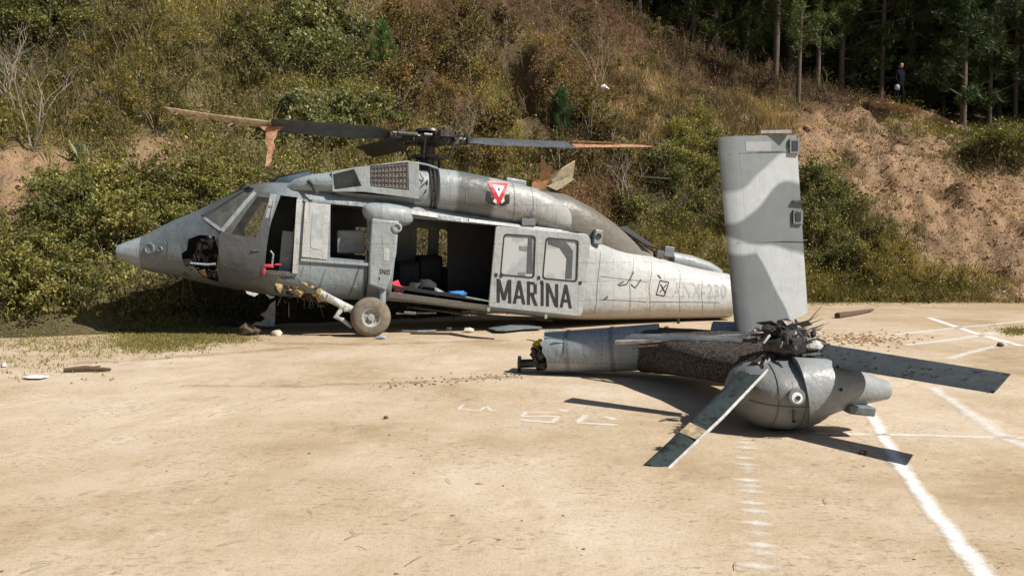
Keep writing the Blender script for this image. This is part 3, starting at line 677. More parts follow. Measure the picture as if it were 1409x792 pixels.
# cabin sill and door rails
strip_on_hull(hp(535, 405, -1.19), hp(672, 423, -1.19), 0.09, 'door_sill', M['light'], th=0.06)
strip_on_hull(hp(640, 408, -1.2), hp(672, 414, -1.2), 0.02, 'sill_plate', M['white'], th=0.07)
strip_on_hull(hp(560, 291, -1.12), hp(602, 297, -1.12), 0.07, 'door_rail', M['white'], th=0.07)
strip_on_hull(hp(602, 299, -1.12), hp(645, 304, -1.12), 0.06, 'door_rail', M['mid'], th=0.06)
strip_on_hull(hp(645, 303, -1.12), hp(775, 318, -1.12), 0.06, 'door_rail', M['white'], th=0.08)
# sliding cabin door, pushed back
DR = P(-1.22, (682, 311), (808, 322), (813, 330), (801, 432), (797, 435), (672, 422))
W1 = rounded(P(-1.24, (694, 322), (737, 325), (735, 382), (689, 378)), 0.07); W2 = rounded(P(-1.24, (752, 327), (796, 331), (794, 387), (747, 383)), 0.07)
rg = [[(p[0], -(hullw(p[0], p[1]) * 0 + 1.205 + o), p[1]) for p in rounded(DR, 0.05)] for o in (0.0, 0.045)]
dm = MB().loft(rg)
door = make_bool(dm, [MB().prism(W1, -1.4, -1.1), MB().prism(W2, -1.4, -1.1)], 'sliding_door', [M['door'], M['black']], 30); door.parent = heli; bevel(door, 0.012); door.location.y = .022
def ringpoly(poly, k):
    c = Vector((sum(p[0] for p in poly) / len(poly), sum(p[1] for p in poly) / len(poly)))
    return [tuple(c + (Vector(p) - c) * k) for p in poly]
for W_ in (W1, W2):
    MB().prism(W_, -1.236, -1.222).build('window_pane', M['pane'], door)
    fr = make_bool(MB().prism(ringpoly(W_, 1.03), -1.258, -1.235), [MB().prism(ringpoly(W_, 0.965), -1.3, -1.2)], 'window_seal', [M['black'], M['black']], None); fr.parent = door
    c = ringpoly(W_, 0.01)[0]
    if W_ is W1:
        MB().prism([(c[0] + .16, c[1] - .33), (c[0] + .27, c[1] - .33), (c[0] + .27, c[1] + .33), (c[0] + .19, c[1] + .33)], -1.2435, -1.2365).build('window_tape', M['darkpaint'], door)
        MB().prism([(c[0] + .02, c[1] + .10), (c[0] + .17, c[1] + .09), (c[0] + .17, c[1] + .17), (c[0] + .02, c[1] + .18)], -1.2425, -1.2365).build('window_latch', M['mid'], door)
        MB().prism([(c[0] + .00, c[1] - .38), (c[0] + .14, c[1] - .385), (c[0] + .14, c[1] - .31), (c[0] + .0, c[1] - .31)], -1.2425, -1.2365).build('window_latch', M['mid'], door)
    else:
        MB().prism([(c[0] - .25, c[1] + .36), (c[0] + .1, c[1] + .33), (c[0] + .24, c[1] + .16), (c[0] + .22, c[1] - .36), (c[0] + .09, c[1] - .36), (c[0] + .12, c[1] + .02), (c[0] - .02, c[1] + .22), (c[0] - .25, c[1] + .29)], -1.2435, -1.2365).build('window_tape', M['darkpaint'], door)
for (x, y) in ((683, 378), (742, 382), (799, 389), (746, 388), (690, 379)):
    s_, z_ = hp(x, y, -1.25); MB().box((s_, -1.257, z_), (0.05, 0.014, 0.06)).build('latch', M['black'], door)
for (x, y) in ((673, 424), (752, 434)):
    s_, z_ = hp(x, y, -1.25); MB().box((s_, -1.22, z_ - 0.02), (0.05, 0.04, 0.08)).build('door_roller', M['light'], door)
def lettering(body, c0, c1, h, w_, mat, name, parent, bold=0.0, shear=0.0, hullfit=False, rot=0.0):
    cu = bpy.data.curves.new(name, 'FONT'); cu.body = body; cu.offset = bold; cu.shear = shear; cu.space_character = 1.12; cu.resolution_u = 6
    o = bpy.data.objects.new(name, cu); COL.objects.link(o); bpy.context.view_layer.update()
    me = bpy.data.meshes.new_from_object(o.evaluated_get(bpy.context.evaluated_depsgraph_get())); bpy.data.objects.remove(o, do_unlink=True)
    xs = [v.co.x for v in me.vertices]; ys = [v.co.y for v in me.vertices]; x0, x1, y0, y1 = min(xs), max(xs), min(ys), max(ys)
    a = Vector(c0); b = Vector(c1); d = b - a; up = Vector((-d.y, d.x)).normalized() * h
    for v in me.vertices:
        p = a + d * ((v.co.x - x0) / (x1 - x0)) + up * ((v.co.y - y0) / (y1 - y0))
        wv = -(hullw(p.x, p.y) + w_) if hullfit else w_
        v.co = (p.x, wv, p.y)
    me.materials.clear(); me.materials.append(mat); me.name = name
    return link(name, me, parent)
a_, b_ = hp(686, 416, -1.255), hp(786, 424, -1.255); h_ = hp(689, 384, -1.255)[1] - a_[1]
GLY = {'M': [((0, 0), (0, 1)), ((1, 0), (1, 1)), ((.06, .96), (.5, .12)), ((.94, .96), (.5, .12))], 'A': [((.04, 0), (.5, 1)), ((.96, 0), (.5, 1)), ((.22, .3), (.78, .3))],
       'R': [((0, 0), (0, 1)), ((0, .94), (.72, .94)), ((.8, .92), (.8, .5)), ((0, .48), (.72, .48)), ((.42, .46), (.9, 0))], 'I': [((.5, 0), (.5, 1))], 'N': [((0, 0), (0, 1)), ((1, 0), (1, 1)), ((.04, .97), (.96, .03))]}
def stencil(word, a, b, h, w_, parent, mat, wid, gap, name='letter'):
    a, b = Vector(a), Vector(b); d = (b - a); tot = sum(wid[c] for c in word) + gap * (len(word) - 1); ex = d / tot; up = Vector((0, 1)) * h; x = 0
    for c in word:
        mb = MB()
        for k, (p, q) in enumerate(GLY[c]):
            f = lambda u: a + ex * (x + u[0] * wid[c]) + up * u[1]
            P0, P1 = f(p), f(q); hor = abs(p[1] - q[1]) < .01; sw = .052 if hor else .062
            nn = Vector((0, 1)) * sw / 2 * 1.0 if hor else ex.normalized() * sw / 2
            o = w_ - .0012 * (k + 1)
            qs = [P0 - nn, P0 + nn, P1 + nn, P1 - nn]; mb.loft([[(v.x, w_ + .004, v.y) for v in qs], [(v.x, o, v.y) for v in qs]])
        mb.build(name, mat, parent); x += wid[c] + gap
stencil('MARINA', a_, b_, h_ * 1.02, -1.252, door, M['printblack'], {'M': 1.15, 'A': 1.05, 'R': .85, 'I': .25, 'N': .95}, .42)
# gear column with the stub-wing fairing on top
COLM = P(-1.22, (511, 300), (549, 304), (545, 350), (537, 384), (531, 400), (506, 392), (508, 340))
o_ = MB().prism(COLM, -1.27, -1.05).build('gear_column', M['light'], heli, 30); bevel(o_, 0.04, 3)
c0 = hv(533, 291, -1.15); rings = []
for (x, yt, yb, dw) in ((499, 285, 291, .03), (501, 281, 297, .09), (506, 279, 303, .15), (515, 278, 310, .20), (535, 279, 314, .22), (553, 282, 312, .20), (564, 285, 309, .15), (570, 288, 304, .06)):
    s_, zt = hp(x, yt, -1.2); _, zb = hp(x, yb, -1.2); zc, hh = (zt + zb) / 2, (zt - zb) / 2
    rings.append([(s_, -1.06 - dw * math.cos(a), zc + hh * math.sin(a)) for a in [2 * math.pi * k / 20 for k in range(20)]])
MB().loft(rings).build('stub_wing_fairing', M['light'], heli, 60)
s_, z_ = hp(546, 313, -1.25); MB().lathe((s_, -1.2, z_), (0, -1, 0), [(0, .09), (.09, .09), (.10, .06), (.07, .05), (.06, .005)], 16).build('wing_socket', M['light'], heli, 35)
s_, z_ = hp(532, 350, -1.27); MB().box((s_, -1.272, z_), (0.10, 0.006, 0.22)).build('placard', M['white'], heli)
a_, b_ = hp(522, 377, -1.275), hp(537, 378, -1.275); lettering('SN02', a_, b_, 0.09, -1.2745, M['printblack'], 'stencil_mark', heli, bold=0.02)
s_, z_ = hp(522, 383, -1.275); MB().box((s_, -1.273, z_), (0.02, 0.006, 0.06)).build('stencil_mark', M['printblack'], heli)
# scars, patches and markings on the tail boom
def scribble(pts, wd, mat, name='scratch_mark', w_=-0.85):
    q = [hp(x, y, w_) for x, y in pts]
    for i in range(2):
        q = [hp(x, y, -hullw(*hp(x, y, -hullw(*p_)))) for (x, y), p_ in zip(pts, q)]
    mb = MB()
    for a, b in zip(q[:-1], q[1:]):
        a, b = Vector(a), Vector(b); d = b - a; nn = Vector((-d.y, d.x)).normalized() * wd / 2
        k = max(1, int(d.length / 0.05)); rings = []
        for i in range(k + 1):
            p = a.lerp(b, i / k); r = []
            for e, o in ((-1, 0.002), (1, 0.002), (1, 0.007), (-1, 0.007)):
                c = p + nn * e; r.append((c.x, -(hullw(c.x, c.y) + o), c.y))
            rings.append(r)
        mb.loft(rings)
    return mb.build(name, mat, heli)
scribble([(852, 393), (862, 391), (872, 374)], 0.02, M['printblack']); scribble([(868, 391), (874, 396), (882, 384)], 0.02, M['printblack'])
scribble([(850, 392), (858, 387)], 0.03, M['darkpaint']); scribble([(905, 378), (909, 383)], 0.03, M['printblack'])
scribble([(908, 386), (903, 405), (914, 407), (920, 388), (908, 386)], 0.02, M['printblack'], 'stencil_mark'); scribble([(909, 391), (916, 404)], 0.025, M['printblack'], 'stencil_mark'); scribble([(917, 391), (908, 402)], 0.02, M['printblack'], 'stencil_mark')
scribble([(831, 412), (836, 408)], 0.04, M['darkpaint'])
a_, b_ = hp(926, 409, -0.72), hp(1008, 411, -0.55)
lettering('ANX-2301', a_, b_, 0.30, 0.003, M['printpale'], 'lettering', heli, bold=0.01, hullfit=True)
# boom fittings
def hullbox(px, py, w_, d, name, mat, rot=-8):
    s_, z_ = hp(px, py, w_); o = MB().box((s_, w_, z_), d, Matrix.Rotation(R(-rot), 3, 'Y')).build(name, mat, heli); bevel(o, 0.015); return o
o_ = hullbox(822, 326, -0.98, (0.16, 0.14, 0.28), 'vent_scoop', M['light'])
s_, z_ = hp(824, 325, -1.06); MB().lathe((s_, -1.045, z_), (0, -1, 0), [(0, .055), (.02, .055), (.012, .03), (.01, .005)], 16).build('vent_hole', M['black'], o_).scale = (1, 1, 1)
hullbox(906, 350, -0.22, (0.16, 0.2, 0.16), 'boom_fitting', M['darkpaint'])
hullbox(918, 346, -0.05, (0.22, 0.22, 0.22), 'boom_fitting', M['mid'])
rings = []
for x, y, r in ((924, 353, .16), (950, 358, .16), (975, 366, .15), (990, 374, .13), (994, 378, .06)):
    c = hv(x, y, 0.0); rings.append([(c.x, r * math.cos(a), c.z - 0.05 + r * 1.0 * math.sin(a)) for a in [2 * math.pi * k / 18 for k in range(18)]])
MB().loft(rings).build('driveshaft_cover', M['light'], heli, 40)
MB().add([hv(850, 312, -0.5), hv(862, 311, -0.4), hv(905, 341, -0.35), hv(890, 337, -0.5), hv(850, 314, -0.47), hv(862, 313, -0.37), hv(905, 343, -0.32), hv(890, 339, -0.47)],
         [(0, 1, 2, 3), (7, 6, 5, 4), (0, 4, 5, 1), (1, 5, 6, 2), (2, 6, 7, 3), (3, 7, 4, 0)]).build('torn_cover', M['black'], heli)
MB().tube([hv(933, 438, -0.66), hv(934, 452, -0.66)], 0.03, 6).build('whip_mount', M['black'], heli)

# ------------------------------------------------------------------ upper deck, engines
def deck_ring(s, top, bot, W, e=3.0, n=28, w0=0):
    zc, h = (top + bot) / 2, (top - bot) / 2
    return [(s, w0 + W * math.copysign(abs(math.cos(a)) ** (2 / e), math.cos(a)), zc + h * math.copysign(abs(math.sin(a)) ** (2 / e), math.sin(a))) for a in [2 * math.pi * (k + .5) / n for k in range(n)]]
MB().loft([deck_ring(s, *q) for s, q in ((-1.25, (2.68, 2.55, .35)), (-1.0, (2.88, 2.4, .5)), (-0.3, (3.0, 2.3, .58)), (0.5, (3.05, 2.2, .6)), (1.9, (2.98, 2.0, .58)), (2.8, (2.74, 1.9, .5)), (3.6, (2.45, 1.7, .45)), (4.3, (2.15, 1.5, .4)))]).build('rotor_pylon_fairing', M['mid'], heli, 40)
MB().loft([deck_ring(s, *q) for s, q in ((-1.75, (2.74, 2.6, .2)), (-1.55, (2.86, 2.55, .42)), (-1.0, (2.98, 2.5, .5)))]).build('forward_fairing', simple('blue_black_cover', (0.07, 0.10, 0.13), 0.5), heli, 40)
s0, z0 = hp(745, 270, -0.5); s1, z1 = hp(905, 347, -0.35)
MB().loft([deck_ring(s, *q) for s, q in ((2.9, (2.60, 1.8, .80)), (3.4, (2.68, 1.6, .93)), (3.9, (2.62, 1.5, .97)), (4.4, (2.40, 1.3, .90)), (4.9, (2.10, 1.2, .72)), (5.4, (1.76, 1.1, .5)), (5.75, (1.55, 1.0, .35)), (6.0, (1.42, .95, .2)))]).build('exhaust_deck', M['deck_shade'], heli, 40)
s_, z_ = hp(712, 251, -0.45); o_ = MB().box((s_, -0.2, z_ - 0.02), (0.42, 0.3, 0.2), Matrix.Rotation(R(8), 3, 'Y')).build('oil_cooler_housing', M['light'], heli); bevel(o_, 0.03)
def engine(sg):
    e = empty('engine_nacelle'); e.parent = heli
    Wn = -1.12
    def q(px, py, w_=Wn):
        s_, z_ = hp(px, py, w_); return s_, z_
    # forward fairing
    rings = []
    for (x, yt, yb, d_) in ((392, 256, 262, .04), (405, 246, 264, .2), (425, 240, 264, .30), (456, 236, 265, .36)):
        s_, zt = q(x, yt, -0.95); _, zb = q(x, yb, -0.95); zc, h = (zt + zb) / 2, (zt - zb) / 2
        rings.append([(s_, sg * (0.80 + d_ * math.copysign(abs(math.cos(a)) ** .7, math.cos(a))), zc + h * math.copysign(abs(math.sin(a)) ** .7, math.sin(a))) for a in [2 * math.pi * (k + .5) / 24 for k in range(24)]])
    MB().loft(rings).build('nacelle_nose', M['blue'], e, 40)
    # filter box with intake mouth
    prof = [q(456, 236), q(492, 230), q(560, 221), q(576, 225), q(577, 274), q(500, 264), q(457, 264)]
    box = MB().prism(prof, sg * 0.42, sg * 1.16)
    mouth = MB().prism([q(458, 240), q(487, 233), q(497, 256), q(460, 261)], sg * 0.80, sg * 1.3, m=1)
    gr = MB().prism([q(509, 229), q(561, 224), q(562, 262), q(509, 257)], sg * 1.13, sg * 1.3, m=1)
    o = make_bool(box, [mouth, gr], 'filter_box', [M['light'], M['interior']], 30); o.parent = e; bevel(o, 0.012)
    # underside wedge
    a = [(x, sg * w_, z) for (x, z), w_ in ((q(460, 263.5), 1.12), (q(577, 273.5), 1.12), (q(590, 292), .7), (q(500, 281), .7), (q(460, 264.5), .5), (q(577, 274.5), .5))]
    MB().add([a[0], a[1], a[2], a[3], a[4], a[5]], [(0, 1, 2, 3), (0, 4, 5, 1), (3, 2, 5, 4), (0, 3, 4), (1, 5, 2)]).build('nacelle_underside', M['mid'], e)
    back = MB().prism([q(508, 228.5), q(562, 223.5), q(563, 262.5), q(508, 257.5)], sg * 1.12, sg * 1.136).build('filter_screen', M['grille'], e)
    for i in range(11):
        x = 511 + i * 4.9
        yt = 229 - (x - 509) * 5 / 52; yb = 257 + (x - 509) * 5 / 53
        (s0, z0), (s1, z1) = q(x, yt), q(x, yb)
        MB().tube([(s0, sg * 1.145, z0), (s1, sg * 1.145, z1)], 0.011, 4).build('filter_bar', M['metal'], back)
    for i in range(5):
        f = i / 4 * 0.86 + 0.07
        (s0, z0), (s1, z1) = q(509, 229 + f * 28), q(561, 224 + f * 38)
        MB().tube([(s0, sg * 1.152, z0), (s1, sg * 1.152, z1)], 0.012, 4).build('filter_bar', M['metal'], back)
    # exposed engine between filter box and cowling
    rr_ = []
    def rc(px, yt, yb, dw, e_=2.4, n=28):
        s_, zt = q(px, yt, -1.05); _, zb = q(px, yb, -1.05); zc, h = (zt + zb) / 2, (zt - zb) / 2
        return [(s_, sg * (0.80 + dw * math.copysign(abs(math.cos(a)) ** (2 / e_), math.cos(a))), zc + h * math.copysign(abs(math.sin(a)) ** (2 / e_), math.sin(a))) for a in [2 * math.pi * (k + .5) / n for k in range(n)]]
    MB().loft([rc(570, 232, 284, .30), rc(590, 234, 286, .31), rc(606, 238, 286, .3)]).build('engine_case', M['light'], e, 40)
    mb = MB()
    for x, d_ in ((592, .345), (597, .35)):
        mb.loft([rc(x, 231, 287, d_), rc(x + 2.5, 231, 287, d_)])
    mb.build('engine_ring', M['black'], e, 40)
    mb = MB(); rr2 = random.Random(4)
    for i in range(10):
        s_, z_ = q(rr2.uniform(578, 598), rr2.uniform(240, 282), -1.13)
        mb.tube([(s_, sg * 1.12, z_), (s_ + rr2.uniform(-.08, .08), sg * 1.11, z_ + rr2.uniform(-.1, .1))], 0.012, 5)
    mb.build('engine_pipes', M['oily'], e)['kind'] = 'stuff'
    MB().tube([(q(572, 223)[0], sg * 1.05, q(572, 223)[1]), (q(590, 226)[0], sg * 1.0, q(590, 226)[1]), (q(604, 231)[0], sg * .98, q(604, 231)[1])], 0.018, 6).build('cowling_stay', M['light'], e)
    # cowling and exhaust
    cw = MB().loft([rc(602, 233, 288, .36), rc(604, 230, 289, .40), rc(635, 234, 293, .42), rc(670, 241, 298, .42), rc(705, 249, 305, .41), rc(742, 258, 311, .38)]).build('engine_cowling', M['cowl'], e, 40)
    if sg < 0:
        for x in (639, 705, 731): 
            r0 = rc(x, 0, 1, .1)
            s_, _ = q(x, 260, -1.1)
            yt = np.interp(x, [604, 635, 670, 705, 742], [230, 234, 241, 249, 258]); yb = np.interp(x, [604, 635, 670, 705, 742], [289, 293, 298, 305, 311]); dw = np.interp(x, [604, 635, 670, 705, 742], [.40, .42, .42, .41, .38])
            MB().loft([rc(x - 0.5, yt - .25, yb + .25, dw + .005), rc(x + 0.5, yt - .15, yb + .3, dw + .005)], cap=False).build('cowling_seam', M['mid'], cw)
    ex = MB().loft([rc(741, 259, 312, .375), rc(760, 267, 316, .35), rc(778, 278, 318, .27), rc(790, 288, 318, .15)]).build('exhaust_shroud', M['cowl'], e, 40)
    if sg < 0:
        s_, z_ = q(733, 292, -1.2); MB().lathe((s_, -1.17, z_), (0, -1, 0), [(0, .035), (.03, .035), (.03, .0)], 12).build('cap', M['mid'], ex)
        hb = hp(727, 305, -1.12); MB().box((hb[0], -1.12, hb[1]), (0.26, 0.06, 0.14)).build('hinge_plate', M['mid'], ex)
    return e
engine(-1); engine(1)
# roundel-like triangle emblem on the cowling: follows the cowling's curve
def cowl_w(px, py):
    yt = np.interp(px, [604, 635, 670, 705, 742], [230, 234, 241, 249, 258]); yb = np.interp(px, [604, 635, 670, 705, 742], [289, 293, 298, 305, 311]); dw = np.interp(px, [604, 635, 670, 705, 742], [.40, .42, .42, .41, .38])
    q = min(abs((py - (yt + yb) / 2) / ((yb - yt) / 2)), .99)
    return -(0.80 + dw * (1 - q ** 2.4) ** (1 / 2.4))
def decal(poly, name, mat, lift):
    bm = bmesh.new(); f = bm.faces.new([bm.verts.new((x, y, 0)) for x, y in poly]); bmesh.ops.triangulate(bm, faces=[f])
    bmesh.ops.subdivide_edges(bm, edges=bm.edges[:], cuts=3, use_grid_fill=True)
    for v in bm.verts:
        px, py = v.co.x, v.co.y; s_, z_ = hp(px, py, -1.05); v.co = (s_, cowl_w(px, py) - lift, z_)
    bmesh.ops.recalc_face_normals(bm, faces=bm.faces); me = bpy.data.meshes.new(name); bm.to_mesh(me); bm.free(); me.materials.append(mat)
    return link(name, me, heli)
decal([(667, 249), (700, 251), (697, 284), (665, 280)], 'emblem_ground', M['cowl'], 0.006)
decal([(667, 263), (672, 264), (673, 272), (679, 276), (679, 283), (669, 280), (666, 275)], 'emblem_anchor', M['printblack'], 0.010)
decal([(692, 269), (698, 268), (698, 280), (689, 284), (684, 283), (684, 278), (690, 277)], 'emblem_anchor', M['printblack'], 0.010)
decal([(669, 251), (698, 252), (685, 281), (679, 281)], 'emblem_triangle', M['printred'], 0.014)
decal([(675, 255), (692, 256), (683, 272)], 'emblem_triangle', M['printwhite'], 0.018)
decal([(682, 259), (685, 259), (684.5, 263), (682.5, 263)], 'emblem_centre', M['printblack'], 0.022)
decal([(677, 274), (680, 276), (680, 281), (675, 278)], 'emblem_rope', M['printwhite'], 0.018); decal([(686, 277), (690, 272), (691, 277), (687, 281)], 'emblem_rope', M['printwhite'], 0.018)
# strap across the forward fairing
MB().tube([hv(424, 249, -1.1), hv(430, 256, -1.17), hv(436, 266, -1.2)], 0.03, 6).build('torn_strap', M['oily'], heli)

# ------------------------------------------------------------------ main rotor
HUBC = Vector((1.25, 0, 3.66))
MB().tube([(1.17, 0, 2.85), (1.2, 0, 3.1), (1.24, 0, 3.62)], [0.20, 0.15, 0.13], 18).build('rotor_mast', M['oily'], heli, 40)
rot = empty('rotor_head', HUBC); rot.parent = heli
MB().lathe((0, 0, -0.16), (0, 0, 1), [(0, .18), (.04, .32), (.12, .38), (.2, .36), (.24, .2), (.28, .27), (.33, .25), (.35, .02)], 24).build('hub', M['oily'], rot, 40)
MB().lathe((0, 0, -0.42), (0, 0, 1), [(0, .2), (.03, .34), (.08, .36), (.1, .2)], 24).build('swashplate', M['oily'], rot, 40)
tips = [hv(232, 156, -1.4) - HUBC, hv(892, 201, 1.2) - HUBC]
d0 = Vector((tips[0].x, tips[0].y, 0)).normalized()
dirs = [d0, Vector((0.06, 1.0, 0)).normalized() * 1.0, Vector((tips[1].x, tips[1].y, 0)).normalized(), Vector((0.25, -0.97, 0)).normalized()]
dirs[1] = (hv(478, 214, 2.6) - HUBC); dirs[1].z = 0; dirs[1].normalize()
rr = random.Random(8)
for k, d in enumerate(dirs):
    q = Vector((-d.y, d.x, 0)); mb = MB()
    rmat = Matrix((d, q, Vector((0, 0, 1)))).transposed()
    mb.box(d * 0.42 + Vector((0, 0, -.02)), (0.34, 0.24, 0.14), rmat); mb.tube([d * 0.5, d * 0.80], [0.10, 0.085], 12); mb.box(d * 0.82, (0.10, 0.28, 0.12), rmat)
    sp = mb.build('spindle', M['oily'], rot, 35)
    mb = MB(); mb.tube([d * 0.36 + q * 0.22 + Vector((0, 0, .02)), d * 0.75 + q * 0.2 + Vector((0, 0, .03))], 0.055, 10); mb.tube([d * 0.3 + q * 0.22, d * 0.85 + q * .2 + Vector((0, 0, .03))], 0.025, 8)
    mb.build('damper', M['oily'], rot, 35)
    mb = MB(); mb.tube([d * 0.45 - q * 0.26 + Vector((0, 0, -.02)), d * 0.30 - q * 0.24 + Vector((0, 0, -.42))], 0.024, 8); mb.tube([d * 0.45 - q * 0.1, d * 0.45 - q * 0.3], 0.04, 8)
    mb.build('pitch_link', M['oily'], rot, 35)
    mb = MB()
    for j in range(14):
        p = d * rr.uniform(.25, .8) + q * rr.uniform(-.22, .22) + Vector((0, 0, rr.uniform(-.06, .12)))
        mb.tube([p, p + Vector((rr.uniform(-.2, .2), rr.uniform(-.2, .2), rr.uniform(-.12, .12)))], rr.uniform(.008, .02), 5)
    mb.build('hydraulic_lines', M['oily'], rot)['kind'] = 'stuff'
for ang in (0.4, 2.9, 4.6):
    c = Vector((math.cos(ang) * .24, math.sin(ang) * .24, -.42)); mb = MB(); mb.tube([c, c + Vector((0, 0, -.5))], .035, 8); mb.build('servo_rod', M['oily'], rot)
def blade(p0, p1, chord, pitch, name, mat, parent, twist=0, n=10, thick=0.12, taper=None, jag=0.0, seed=0, rise=0.0):
    """aerofoil-section blade from root p0 to tip p1"""
    p0, p1 = Vector(p0), Vector(p1); d = (p1 - p0).normalized(); side = d.cross(Vector((0, 0, 1))).normalized(); up = side.cross(d)
    prof = [(-.5, 0), (-.42, .35), (-.2, .5), (.1, .38), (.5, .03), (.5, -.03), (.1, -.3), (-.2, -.4), (-.42, -.28)]
    rings = []; r_ = random.Random(seed)
    for i in range(n + 1):
        t = i / n; a = R(pitch + twist * t); c = p0.lerp(p1, t) + up * (rise * t * t); ch = chord * (taper(t) if taper else 1)
        e1 = side * math.cos(a) + up * math.sin(a); e2 = up * math.cos(a) - side * math.sin(a)
        j = d * (r_.uniform(-jag, jag) if i == n else 0)
        rings.append([c + e1 * (u * ch) + e2 * (v * ch * thick) + (d * r_.uniform(-jag, jag) if i == n else Vector((0, 0, 0))) for u, v in prof])
    return MB().loft(rings).build(name, mat, parent, 50)
tipA = tips[0]; midA = hv(372, 172, -0.95) - HUBC; rootA = d0 * 0.75 + Vector((0, 0, .02))
bl = empty('rotor_blade', (0, 0, 0)); bl.parent = rot
blade(rootA, midA, 0.53, -20, 'blade_skin', M['blade'], bl, twist=4, jag=0.05, seed=1, taper=lambda t: 0.45 + 0.55 * min(1, t * 5))
blade(midA - (midA - rootA).normalized() * 0.1, tipA, 0.20, -30, 'bare_spar', M['straw'], bl, jag=0.12, seed=2, thick=0.3, taper=lambda t: 1.0 - 0.35 * t, rise=0.05)
mb = MB(); r3 = random.Random(5)
prev = [midA + Vector((0.12, -0.1, -0.02)), midA + Vector((-0.12, -0.1, 0.0))]
rings = []
for i in range(9):
    t = i / 8; c = midA + Vector((0.02 - 0.06 * t + r3.uniform(-.02, .02), -0.10 - 0.04 * t, -0.05 - 0.68 * t)); w2 = 0.09 * (1 - 0.55 * t) + r3.uniform(-.015, .015)
    if i == 0: w2 = .2
    rings.append([c + Vector((-w2, 0, 0)), c + Vector((w2, .02, .02)), c + Vector((w2, .045, .02)), c + Vector((-w2, .03, 0))])
mb.loft(rings).build('hanging_skin', M['rust'], bl, 30)
mb = MB()
for i in range(14):
    p = midA.lerp(tipA, r3.uniform(0, .95)); mb.tube([p, p + Vector((r3.uniform(-.2, .1), r3.uniform(-.05, .05), r3.uniform(-.10, .06)))], [0.02, .004], 4)
mb.build('splinters', M['straw'], bl)['kind'] = 'stuff'
# aft blade: dark root, torn orange tip
tipC = tips[1]; dC = dirs[2]; midC = hv(786, 199.5, 0.75) - HUBC; rootC = dC * 0.72 + Vector((0, 0, .0))
bl = empty('rotor_blade', (0, 0, 0)); bl.parent = rot
blade(rootC, midC, 0.50, -22, 'blade_skin', simple('grey_blue_blade', (0.075, 0.083, 0.095), 0.55, var=.3, scale=5), bl, jag=0.06, seed=4, taper=lambda t: 0.4 + 0.6 * min(1, t * 5))
blade(midC, tipC, 0.36, -22, 'torn_skin', M['rust'], bl, jag=0.1, seed=5, taper=lambda t: 1 - 0.6 * t, n=8, thick=.16)
blade(midC + Vector((0, 0, .07)), midC.lerp(tipC, .55) + Vector((0, 0, .05)), 0.10, 20, 'bare_spar', M['straw'], bl, jag=0.1, seed=6, thick=.4)
mb = MB()
for i in range(10):
    p = tipC + Vector((r3.uniform(-.35, .02), 0, r3.uniform(-.03, .05))); mb.tube([p, p + Vector((r3.uniform(.05, .28), r3.uniform(-.05, .05), r3.uniform(-.06, .05)))], [.015, .003], 4)
mb.build('splinters', M['wood'], bl)['kind'] = 'stuff'
# starboard blade stub, drooping away
bl = empty('rotor_blade', (0, 0, 0)); bl.parent = rot
blade(dirs[1] * 0.72, dirs[1] * 2.3 + Vector((0, 0, -0.08)), 0.50, -22, 'blade_skin', M['blade'], bl, jag=0.2, seed=7, taper=lambda t: 0.45 + 0.55 * min(1, t * 4))
# torn blade piece lying over the starboard cowling
tp = empty('torn_blade_piece', hv(752, 262, 0.95)); tp.parent = heli
mb = MB(); mb.chunk((0, 0, -0.02), 0.22, (1.3, .5, .5), seed=2); mb.chunk((0.2, 0, 0.02), 0.2, (1.2, .5, .35), seed=3)
mb.build('torn_core', M['wood'], tp)
def shard(pts, th, name, mat, parent):
    a = [Vector(p) for p in pts]; n = (a[1] - a[0]).cross(a[2] - a[0]).normalized() * th
    return MB().loft([[p - n for p in a], [p + n for p in a]]).build(name, mat, parent)
o0 = Vector(tp.location)
def tv(x, y, w_): return hv(x, y, w_) - o0
shard([tv(736, 260, .95), tv(745, 240, .86), tv(744, 213, .80), tv(752, 226, .82), tv(759, 236, .86), tv(752, 258, .95)], .012, 'skin_flap', M['flap'], tp)
shard([tv(757, 242, .9), tv(773, 232, .82), tv(791, 221, .74), tv(788, 243, .84), tv(772, 246, .9), tv(761, 254, .95)], .012, 'skin_flap', M['cream'], tp)
shard([tv(753, 256, .85), tv(786, 242, .75), tv(790, 247, .76), tv(766, 262, .85)], .012, 'skin_flap', M['cream'], tp)
shard([tv(731, 264, .9), tv(733, 244, .85), tv(747, 250, .84), tv(749, 264, .88)], .015, 'skin_flap', M['flap'], tp)

# ------------------------------------------------------------------ undercarriage
wc = hv(510, 437, -1.40); wl = empty('main_wheel', (wc.x, wc.y, 0.345)); wl.parent = heli
prof = [(-.13, .17), (-.135, .22), (-.13, .28), (-.10, .325), (-.05, .345), (.05, .345), (.10, .325), (.13, .28), (.135, .22), (.13, .17), (.10, .165), (-.10, .165)]
MB().loft([[Vector((math.cos(a) * r, o, math.sin(a) * r)) for o, r in prof] for a in [2 * math.pi * k / 48 for k in range(49)]], cap=False).build('tyre', M['tyre'], wl, 40)
rim = MB().lathe((0, -.02, 0), (0, -1, 0), [(-.1, .17), (.09, .175), (.105, .165), (.10, .15), (.05, .13), (.04, .06), (.10, .055), (.105, .03), (.105, .002)], 28).build('rim', M['rim'], wl, 35)
mb = MB()
for k in range(8):
    a = 2 * math.pi * k / 8; mb.lathe((math.cos(a) * .095, -.055, math.sin(a) * .095), (0, -1, 0), [(0, .012), (.02, .012), (.02, 0)], 6)
mb.build('wheel_bolts', M['oily'], rim)['kind'] = 'stuff'
